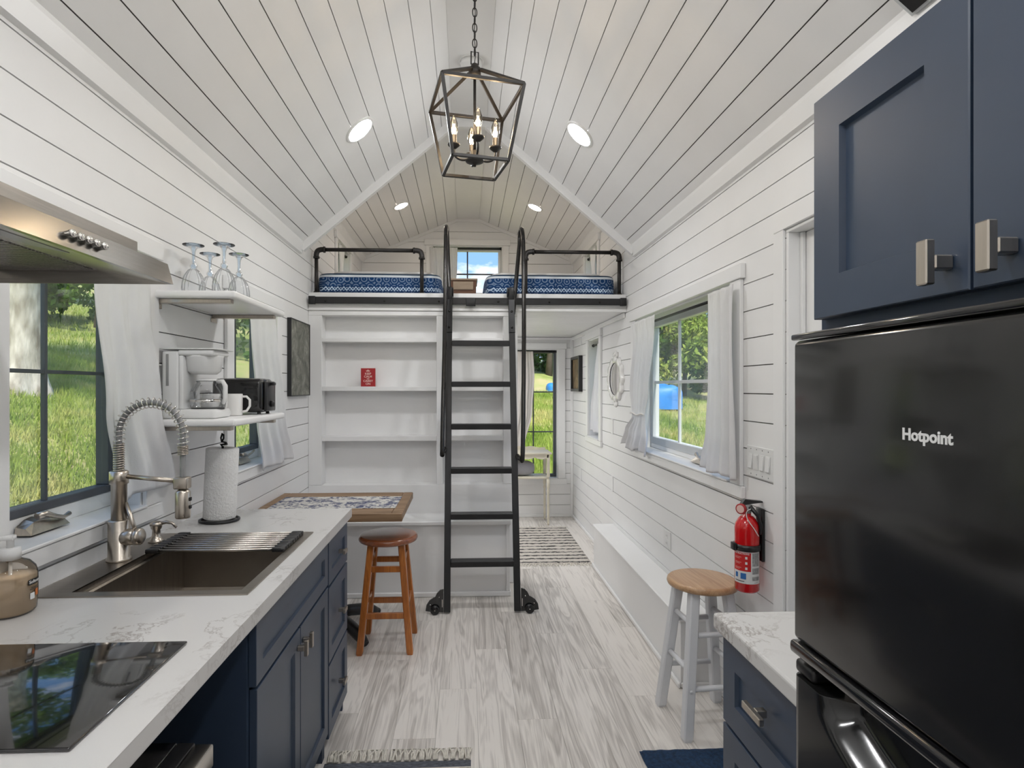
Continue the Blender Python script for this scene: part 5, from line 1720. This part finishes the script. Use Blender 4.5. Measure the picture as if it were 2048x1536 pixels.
# fire extinguisher
EY, EX = 2.305, XR - .064
EZ0 = .637
fe = thing('fire_extinguisher', 'red fire extinguisher in a black bracket on right wall', 'fire extinguisher', (EX, EY, EZ0))
er = .0475
part('cylinder', MB().lathe([(0, .0), (er - .006, .0), (er, .008), (er, .255), (er - .003, .272), (er - .014, .292), (.024, .303), (.016, .306), (.016, .315), (0, .315)], (EX, EY, EZ0), 48), 'red_gloss', fe)
bk = part('bracket', MB().rbox(XR - .0145, XR - .001, EY - .026, EY + .026, EZ0 + .12, EZ0 + .335, .004, 2), 'black_plastic', fe)
part('strap', MB().lathe([(er + .0008, .168), (er + .0045, .168), (er + .0045, .192), (er + .0008, .192), (er + .0008, .168)], (EX, EY, EZ0), 48), 'black_plastic', fe)
part('strap_clip', MB().rbox(EX - .062, EX - .048, EY - .016, EY + .016, EZ0 + .166, EZ0 + .196, .003, 2), 'black_plastic', fe)
va = part('valve', MB().lathe([(0, .313), (.015, .313), (.017, .318), (.017, .345), (.012, .35), (0, .35)], (EX, EY, EZ0), 24), 'grey_plastic', fe)
part('gauge', MB().lathe([(0, 0), (.0215, 0), (.0215, .010), (.018, .012), (0, .012)], n=28, M=align_m((EX - .034, EY - .026, EZ0 + .338), (-.8, -.6, 0))), 'plaque_red', fe)
part('gauge_face', MB().lathe([(.0, .0123), (.016, .0123)], n=24, M=align_m((EX - .034, EY - .026, EZ0 + .338), (-.8, -.6, 0))), 'ink_pink', fe)
part('gauge_neck', MB().tube([(EX, EY, EZ0 + .335), (EX - .034, EY - .026, EZ0 + .338)], .007, 10), 'grey_plastic', fe)
part('lever', MB().prism([(EX - .026, EZ0 + .352), (EX - .012, EZ0 + .372), (EX + .060, EZ0 + .364), (EX + .062, EZ0 + .358), (EX + .004, EZ0 + .352)], 'y', EY - .010, EY + .010), 'black_plastic', fe)
part('carry_handle', MB().tube([(EX + .005, EY - .014, EZ0 + .345), (EX + .030, EY - .03, EZ0 + .31), (EX + .040, EY - .034, EZ0 + .27), (EX + .036, EY - .036, EZ0 + .235)], [.009, .008, .008, .006], 10), 'black_plastic', fe)
part('pin_tie', MB().tube(smooth_path([(EX + .02, EY - .018, EZ0 + .338), (EX - .015, EY - .03, EZ0 + .328), (EX - .020, EY - .045, EZ0 + .300), (EX + .005, EY - .052, EZ0 + .26), (EX + .022, EY - .052, EZ0 + .232)]), .0018, 6), 'white_plastic', fe)
def wrape(r, a0, zc): return lambda x, y, d: (EX + (r + d) * math.cos(a0 + x / r), EY + (r + d) * math.sin(a0 + x / r), EZ0 + zc + y)
def epatch(a0, a1, z0, z1, r, n=24):
    return MB().grid(lambda u, v: (EX + r * math.cos(a0 + (a1 - a0) * u), EY + r * math.sin(a0 + (a1 - a0) * u), EZ0 + z0 + (z1 - z0) * v), n, 1)
A = lambda d: R_(d)
part('label', epatch(A(172), A(318), .038, .166, er + .0003), 'label_white', fe)
part('label_panel', epatch(A(172), A(262), .088, .163, er + .0006), 'label_red', fe)
part('label_text', epatch(A(268), A(308), .110, .162, er + .0006), 'label_grey', fe)
part('label_text', epatch(A(268), A(308), .052, .068, er + .0006), 'label_grey', fe)
part('label_text', epatch(A(268), A(308), .078, .102, er + .0006), 'label_grey', fe)
part('label_icon', epatch(A(184), A(200), .060, .080, er + .0006, 6), 'label_blue', fe)
part('label_icon', epatch(A(214), A(240), .056, .080, er + .0006, 8), 'label_blue', fe)
part('lettering', text_mb('INSTRUCTIONS', .0092, wrape(er + .0008, A(216), .158), .0002, bold=.0002), 'ink_white', fe)
for i in range(3):
    for k, w_ in enumerate((34, 26)): part('label_print', epatch(A(184), A(184 + w_), .1425 - i * .021 - k * .005, .1440 - i * .021 - k * .005, er + .0009, 8), 'ink_pink', fe)
    part('label_dot', epatch(A(236), A(246), .137 - i * .021, .147 - i * .021, er + .0009, 4), 'ink_white', fe)
part('label_print', epatch(A(182), A(232), .0455, .0485, er + .0006, 12), 'label_black', fe)
part('label_print', epatch(A(278), A(298), .0425, .0440, er + .0006, 6), 'label_grey', fe)

# ================================================================== curtains
def curtain(lb, fr, d, keys, folds, amp, mat='curtain_white', grp=None, tie=None, z_ruffle=.0, ph=0.0, rag=.006):
    """keys: (z, a_left, a_right, amplitude factor) from the top down; d = distance of the cloth from the wall face"""
    keys = sorted(keys, reverse=True)
    def interp(z):
        for k0, k1 in zip(keys, keys[1:]):
            if z >= k1[0]:
                t = (k0[0] - z) / (k0[0] - k1[0]); t = t * t * (3 - 2 * t)
                return tuple(k0[i] + (k1[i] - k0[i]) * t for i in (1, 2, 3))
        return keys[-1][1:]
    zt, zb = keys[0][0], keys[-1][0]
    def fn(u, v):
        z = zt + (zb - zt) * v
        a0, a1, f = interp(z)
        uu = u + .018 * math.sin(v * 5 + u * 9 + ph)
        w = math.sin(2 * PI * folds * uu + ph + .7 * math.sin(3.1 * u)) + .35 * math.sin(2 * PI * folds * 2.3 * uu + 1.3 * ph)
        off = d + amp * f * w * (.55 + .45 * min(1, v * 3))
        if v < .06: off += .004 * math.sin(2 * PI * folds * 4 * u) * (1 - v / .06)
        z -= rag * math.sin(u * 11 + ph) * v
        return fr.P(a0 + (a1 - a0) * u, -off, z)
    c = thing('curtain', lb, 'curtain', fr.P((keys[0][1] + keys[0][2]) / 2, -d, zb), group=grp)
    p = part('panel', MB().grid(fn, int(folds * 14) + 20, 60), mat, c)
    sm = p.modifiers.new('solid', 'SOLIDIFY'); sm.thickness = .0018; sm.offset = 0
    if tie:
        a0, a1, f = interp(tie)
        pts = [fr.P(a0 + (a1 - a0) * t, -(d + amp * 1.4 * f + .006), tie + .006 * math.sin(t * 9)) for t in [i / 14 for i in range(15)]]
        part('tie', MB().tube(pts, .006, 8), 'sheet_white', c)
    return c
def rodp(lb, fr, a0, a1, d, z, r=.006):
    t = thing('curtain_rod', lb, 'curtain rod', fr.P((a0 + a1) / 2, -d, z - r))
    part('bar', MB().tube([fr.P(a0, -d, z), fr.P(a1, -d, z)], r, 12), 'black_steel', t)
    for a in (a0, a1): part('end_cap', MB().tube([fr.P(a - .008, -d, z), fr.P(a + .008, -d, z)], r * 1.6, 12), 'black_steel', t)
    return t
rodp('black curtain rod across the window above the sink', FL, 1.537, 2.108, -.045, 1.905)
curtain('white curtain panel flaring beside the sink window', FL, .046, [(1.915, 1.76, 2.085, .5), (1.77, 1.77, 2.10, .8), (1.40, 1.83, 2.175, 1.0), (1.10, 1.912, 2.285, 1.0)], 2.5, .011, ph=.6)
rodp('black curtain rod in the left window behind the wall shelves', FL, 2.918, 3.548, -.045, 1.905)
curtain('white curtain in the left window behind the wall shelves', FL, .046, [(1.915, 3.00, 3.40, .5), (1.78, 3.03, 3.43, .8), (1.30, 3.11, 3.59, 1.0), (1.01, 3.21, 3.74, 1.0)], 3, .011, ph=2.0)
rodp('black curtain rod across the large right window', FR, 2.572, 4.018, -.035, 1.905, .008)
curtain('white curtain tied with a ruffled tail at the far side of right window', FR, .046, [(1.915, 3.50, 3.99, .6), (1.80, 3.50, 3.94, .9), (1.45, 3.60, 4.02, .9), (1.295, 3.68, 3.99, .55), (1.26, 3.68, 3.98, .55), (1.15, 3.63, 4.14, 1.3), (1.035, 3.66, 4.24, 1.5)], 4, .011, tie=1.285, ph=1.1, rag=.02)
curtain('white curtain hanging straight at the near side of right window', FR, .048, [(1.915, 2.455, 2.72, .6), (1.86, 2.46, 2.72, .9), (1.50, 2.45, 2.73, 1.0), (1.25, 2.445, 2.74, 1.0), (1.065, 2.438, 2.80, 1.0)], 3, .012, ph=.2)
rodp('black curtain rod in the small right window', FR, 5.162, 5.608, -.04, 1.875, .009)
curtain('white curtain in the small right window beside the mirror', FR, -.020, [(1.875, 5.17, 5.34, .8), (1.60, 5.17, 5.45, .9), (1.25, 5.18, 5.58, 1.0), (1.04, 5.20, 5.605, 1.0)], 3, .010, ph=.9)
rodp('black curtain rod in the tall window behind the console', FB, .512, 1.026, -.035, 1.872, .007)
curtain('pale pink curtain panel in the tall window behind the console', FB, .022, [(1.872, .45, .755, .6), (1.60, .45, .77, .9), (1.20, .44, .745, 1.0), (.80, .42, .66, 1.0), (.55, .42, .62, 1.0)], 4, .012, mat='curtain_warm', ph=.4)
rodp('black curtain rod over the loft gable window', FB, -.36, .40, -.03, 3.035, .010)
curtain('white curtain at the left of the loft gable window', FB, .022, [(3.035, -.405, -.095, .6), (2.80, -.40, -.10, .9), (2.45, -.395, -.14, 1.0)], 4, .012, ph=.3)
for fr, lb, lb2 in ((FL, 'white curtain in the loft window beside the left bed', 'black curtain rod in the loft window beside the left bed'), (FR, 'white curtain in the loft window beside the right bed', 'black curtain rod in the loft window beside the right bed')):
    rodp(lb2, fr, 5.232, 5.788, -.03, 2.765, .008)
    curtain(lb, fr, .016, [(2.765, 5.24, 5.50, .7), (2.55, 5.25, 5.44, 1.0), (2.26, 5.22, 5.36, 1.0)], 3, .010, ph=.5)

# ================================================================== console table and pillow at the back
cn = thing('console_table', 'small cream console table with turned legs at the back window', 'console table', (.60, 6.27, 0))
CX0, CX1, CY0, CY1 = .415, .895, 6.075, 6.395
part('top', MB().rbox(CX0 - .015, CX1 + .015, CY0 - .012, CY1 + .012, .752, .772, .005, 2), 'cream_paint', cn)
part('shelf', MB().rbox(CX0 + .012, CX1 - .012, CY0 + .012, CY1 - .012, .492, .508, .003, 2), 'cream_paint', cn)
def scallop(w, n=24):
    pts = [(0, .0), (w, .0)]
    return [(0, 0)] + [(w * i / n, -.030 - .020 * abs(math.sin(PI * 3 * i / n))) for i in range(0, n + 1)] + [(w, 0)]
part('apron', MB().prism([(CX0 + .02 + a, .7515 + b) for a, b in scallop(CX1 - CX0 - .04)], 'y', CY0 + .004, CY0 + .016), 'cream_paint', cn)
part('apron', MB().box(CX0 + .02, CX1 - .02, CY1 - .016, CY1 - .004, .70, .7515), 'cream_paint', cn)
part('gallery', MB().prism([(CX0 + .01, .7725)] + [(CX0 + .01 + (CX1 - CX0 - .02) * i / 24, .792 + .016 * math.sin(PI * i / 24) + .005 * math.cos(6 * PI * i / 24)) for i in range(25)] + [(CX1 - .01, .7725)], 'y', CY1 - .004, CY1 + .008), 'cream_paint', cn)
tl = [(0, 0), (.009, .0), (.012, .02), (.010, .04), (.014, .06), (.012, .08), (.013, .20), (.0115, .34), (.017, .36), (.011, .38), (.017, .40), (.017, .4915), (.019, .4916)]
for xx in (CX0 + .02, CX1 - .02):
    for yy in (CY0 + .02, CY1 - .02):
        part('leg', MB().lathe(tl[:-1] + [(0, .4916)], (xx, yy, 0), 16), 'cream_paint', cn)
        part('leg_post', MB().box(xx - .016, xx + .016, yy - .016, yy + .016, .5085, .7518, .002), 'cream_paint', cn)
solo('pillow', MB().squad((.585, 6.235, .592), (.155, .085, .078), .75, 36, 20, disp=.012, e2=.6), 'pillow_grey', 'small grey pillow on the lower shelf of cream console table', 'pillow')

# ================================================================== rugs
def rug(name, lb, x0, x1, y0, y1, mat, h=.008, nx=60, ny=80, amp=.0015):
    mb = MB()
    def fn(u, v):
        x = x0 + (x1 - x0) * u; y = y0 + (y1 - y0) * v
        e = min(u, 1 - u) * (x1 - x0); f = min(v, 1 - v) * (y1 - y0)
        ed = min(1, min(e, f) / .006)
        wob = .006 * mnoise.noise(Vector((y * 6, 3.1 if u > .5 else 1.7, 0))) * (1 if (u in (0, 1)) else 0)
        return (x + wob, y, .0012 + h * ed ** .5 + amp * mnoise.noise(Vector((x * 30, y * 30, 0))))
    mb.grid(fn, nx, ny)
    r = thing(name, lb, 'rug', ((x0 + x1) / 2, (y0 + y1) / 2, 0))
    part('weave', mb, mat, r, at=((x0 + x1) / 2, (y0 + y1) / 2, 0))
    return r
r1 = rug('rug', 'cream and black striped woven rug on the floor below the loft', .395, 1.045, 4.73, 5.965, 'rug_stripe', .012, 60, 130, .004)
for yy, s in ((4.73, -1), (5.965, 1)):
    for i in range(26):
        x = .40 + .64 * i / 25
        part('tassel', MB().tube([(x, yy, .006), (x + random.uniform(-.008, .008), yy + s * .025, .005), (x + random.uniform(-.012, .012), yy + s * .05, .003)], [.006, .005, .002], 6), 'rope', r1)
r2 = rug('rug', 'grey blue woven rug with white tassels in the kitchen aisle', -.545, .018, 1.35, 2.262, 'rug_denim', .006, 40, 60)
part('stripe', MB().box(-.545, .018, 2.205, 2.211, .0075, .0092), 'rope', r2)
for i in range(19):
    x = -.530 + .535 * i / 18 + random.uniform(-.006, .006)
    mb = MB()
    for k in range(4):
        b0 = x + (k - 1.5) * .0046
        mb.tube([(b0, 2.260, .007), (b0 + random.uniform(-.006, .006), 2.285, .010 + random.uniform(0, .006)), (b0 + random.uniform(-.014, .014), 2.31, .012 + random.uniform(0, .008)), (b0 + random.uniform(-.018, .018), 2.335, .004)], [.0035, .0042, .0036, .0012], 6)
    part('tassel', mb, 'rope', r2)
r3 = rug('rug', 'plain navy bath mat on the floor beside the white stool', .700, 1.130, 1.58, 2.286, 'rug_navy', .010, 50, 70, .003)

# ================================================================== outside: lawn, banks, trees, tarps
def sstep(a, b, x):
    t = max(0.0, min(1.0, (x - a) / (b - a))); return t * t * (3 - 2 * t)
def ground(x, y):
    c = .152 - .065 * sstep(2.6, 7.0, x)
    z = -.62 + c * max(0.0, y - 5.0)
    if y > 5: z -= .0
    if x < -1.6: z = max(z, -.62) + (max(0.0, -x - 2.0) * .375 - .22) * sstep(-1.6, -3.0, x) * (1 if True else 0) * (1 - .55 * sstep(6, 16, y))
    if y < 5: z = z if x < -1.6 else -.62
    n = mnoise.noise(Vector((x * .35, y * .35, 0))) * .16 + mnoise.noise(Vector((x * 1.1, y * 1.1, 5))) * .05
    return z + n * sstep(1.6, 4.0, max(abs(x), y - 5.0))
gx0, gx1, gy0, gy1 = -34.0, 34.0, -12.0, 48.0
mb = MB().grid(lambda u, v: (gx0 + (gx1 - gx0) * u, gy0 + (gy1 - gy0) * v, ground(gx0 + (gx1 - gx0) * u, gy0 + (gy1 - gy0) * v)), 136, 120)
lawn = struct('ground', mb, 'grass_ground')

# blades of grass where the windows look out: one object of stuff
rng = np.random.default_rng(3)
def blades(n, region, h0, h1):
    out_v, out_f = [], []
    k = 0
    while k < n:
        x, y = region()
        z = ground(x, y) - .02
        h = rng.uniform(h0, h1); a = rng.uniform(0, 2 * PI); w = rng.uniform(.006, .014) * (h / .12)
        ca, sa = math.cos(a) * w, math.sin(a) * w
        lx, ly_ = rng.uniform(-.5, .5) * h, rng.uniform(-.5, .5) * h
        o = len(out_v)
        out_v += [(x - ca, y - sa, z), (x + ca, y + sa, z), (x + lx, y + ly_, z + h)]
        out_f.append((o, o + 1, o + 2)); k += 1
    return out_v, out_f
def wedge(t0, t1, d0, d1, p=1.4):
    def f():
        t = rng.uniform(t0, t1); d = d0 + (d1 - d0) * rng.uniform(0, 1) ** p
        return t * d, d
    return f
mb = MB()
for n, rg, h0, h1 in ((42000, wedge(-.86, -.58, 4.0, 16.0), .05, .16), (8000, wedge(-.86, -.58, 12.0, 26.0), .10, .24), (16000, wedge(.09, .17, 7.2, 18.0), .06, .18), (26000, wedge(.27, .46, 7.0, 24.0), .06, .20), (5000, wedge(-.42, -.30, 5.0, 14.0), .06, .18)):
    v, f = blades(n, rg, h0, h1)
    o = len(mb.v); mb.v += v; mb.f += [tuple(o + i for i in q) for q in f]; mb.sm += [False] * len(f)
go = bpy.data.objects.new('grass', mesh_of('grass', mb, 'grass_blade', fix=False)); link(go)
tag(go, 'tall green lawn grass on the slopes outside the windows', 'grass', kind='stuff')

def leaf_cloud(cx_, cy_, cz_, rx, ry, rz_, n, size, seed, lumps=14):
    r = np.random.default_rng(seed)
    L = []
    for i in range(lumps):
        a = r.uniform(0, 2 * PI); b_ = math.asin(r.uniform(-.75, 1)); q = r.uniform(.45, .95)
        L.append((cx_ + rx * q * math.cos(a) * math.cos(b_), cy_ + ry * q * math.sin(a) * math.cos(b_), cz_ + rz_ * q * math.sin(b_), r.uniform(.25, .45)))
    mb = MB()
    k = r.integers(0, lumps, n)
    d = r.normal(size=(n, 3)); d /= np.linalg.norm(d, axis=1)[:, None]
    rad = r.uniform(.55, 1.05, n) ** .6
    for i in range(n):
        lx, ly_, lz, lr = L[k[i]]
        p = Vector((lx + d[i, 0] * rx * lr * rad[i], ly_ + d[i, 1] * ry * lr * rad[i], lz + d[i, 2] * rz_ * lr * rad[i]))
        s = size * r.uniform(.6, 1.3)
        u = Vector(r.normal(size=3)).normalized(); w = u.cross(Vector(r.normal(size=3)) + Vector((0, 0, .01))).normalized()
        o = len(mb.v)
        mb.v += [tuple(p - u * s), tuple(p + w * s * .42), tuple(p + u * s), tuple(p - w * s * .42)]
        mb.f.append((o, o + 1, o + 2, o + 3)); mb.sm.append(False)
    return mb
TREES = [
    # x, y, crown radius x/y, z centre above ground, rz, leaves, size, material, label
    (4.6, 27.0, 2.2, 3.2, 3.0, 5200, .16, 'leaf_dark', 'dark leafy tree outside, left behind the large right window'),
    (7.4, 26.0, 2.2, 2.6, 2.4, 5200, .15, 'leaf_mid', 'mid green tree outside, behind the middle of large right window'),
    (9.6, 25.0, 2.0, 1.7, 1.7, 5200, .14, 'leaf_light', 'pale yellow-green bush outside the large right window'),
    (11.6, 27.5, 2.4, 3.0, 3.0, 5200, .16, 'leaf_dark', 'tall dark tree outside, at the right of large right window'),
    (8.6, 31.0, 3.4, 5.5, 4.2, 5600, .20, 'leaf_dark', 'tallest dark tree far outside the large right window'),
    (13.8, 30.5, 3.0, 4.6, 4.0, 4600, .20, 'leaf_mid', 'tall green tree outside, at the far right edge of right window'),
    (10.5, 23.2, 1.3, .7, .9, 3200, .12, 'leaf_dark', 'low dark shrub at the lawn edge outside the right window'),
    (3.1, 21.5, 1.3, 2.0, 1.3, 4200, .12, 'leaf_mid', 'green tree seen at the top of the tall back window'),
    (2.2, 24.5, 1.8, 1.5, 1.8, 4200, .13, 'leaf_dark', 'dark shrub behind the tarp in the tall back window'),
    (4.2, 23.6, 1.5, 1.2, 1.4, 3000, .13, 'leaf_dark', 'dark bush beside the tarp in the tall back window'),
    (-2.5, 22.0, 1.75, 2.0, 2.35, 4200, .12, 'leaf_mid', 'tree top showing in the loft gable window'),
    (-15.6, 19.5, 2.3, .9, 1.4, 3600, .14, 'leaf_dark', 'dark shrub at the top of the bank outside the sink window'),
    (-13.4, 21.5, 2.2, 1.0, 1.5, 3600, .14, 'leaf_mid', 'green shrub on the bank outside the sink window'),
    (-20.5, 24.5, 3.6, 4.0, 4.0, 4200, .24, 'leaf_dark', 'large dark tree on the hilltop outside the sink window'),
    (-16.5, 26.5, 3.6, 4.0, 4.0, 4200, .24, 'leaf_mid', 'large green tree on the hilltop beyond the sink window'),
    (-9.5, 27.0, 3.2, 3.6, 3.6, 3600, .22, 'leaf_dark', 'dark tree on the hilltop outside the left window behind the shelves'),
    (-8.5, 21.0, 2.8, 1.8, 2.4, 3200, .17, 'leaf_dark', 'dark bush on the bank outside the left window behind the shelves'),
]
for i, (x, y, rr_, zc, rz_, n, s, m, lb) in enumerate(TREES):
    z = ground(x, y)
    t = thing('tree', lb, 'tree', (x, y, z), group='trees and shrubs outside')
    part('foliage', leaf_cloud(x, y, z + zc + .2, rr_, rr_, rz_, n, s, 40 + i), m, t, kind='stuff')
    part('trunk', MB().tube([(x, y, z - .2), (x + .05, y, z + zc * .5), (x, y, z + zc + rz_ * .3)], [.14, .10, .05], 8), 'bark_dark', t)
# pale tree trunk outside the sink window
tx_, ty_ = -7.08, 9.52
tz_ = ground(tx_, ty_)
tt = thing('tree', 'pale thick tree trunk on the bank outside the sink window', 'tree', (tx_, ty_, tz_))
def trunk(u, v):
    a = 2 * PI * u; z = -.3 + v * 6.3
    r = .26 + .16 * math.exp(-max(0, z + .05) * 3.2) * (1 + .35 * math.cos(5 * a)) + .012 * mnoise.noise(Vector((math.cos(a) * 3, math.sin(a) * 3, z * 2)))
    return (tx_ + r * math.cos(a) + .04 * math.sin(z), ty_ + r * math.sin(a), tz_ + z)
part('trunk', MB().grid(trunk, 36, 60), 'bark', tt)
part('foliage', leaf_cloud(tx_ - .6, ty_ - .8, tz_ + 7.0, 4.2, 4.2, 2.6, 5200, .20, 99, 22), 'leaf_mid', tt, kind='stuff')
def tarp(x, y, w, d, h, lb, seed):
    z = ground(x, y) - .05
    def fn(u, v):
        a = u * 2 * PI; b_ = v * PI / 2
        sp = lambda q, e: math.copysign(abs(q) ** e, q)
        px = w * sp(math.cos(b_), .35) * sp(math.cos(a), .5); py = d * sp(math.cos(b_), .35) * sp(math.sin(a), .5)
        pz = h * sp(math.sin(b_), .5)
        n = mnoise.noise(Vector((px * 2.5 + seed, py * 2.5, pz * 2.5)))
        return (x + px * (1 + .06 * n), y + py * (1 + .06 * n), z + pz * (1 + .10 * n))
    return solo('tarp', MB().grid(fn, 48, 14), 'tarp', lb, 'tarp')
tarp(6.75, 20.5, .95, .8, .86, 'blue tarp heap on the lawn outside the large right window', 1.0)
tarp(3.05, 18.8, .42, .4, .30, 'small blue tarp heap outside the tall back window', 4.0)
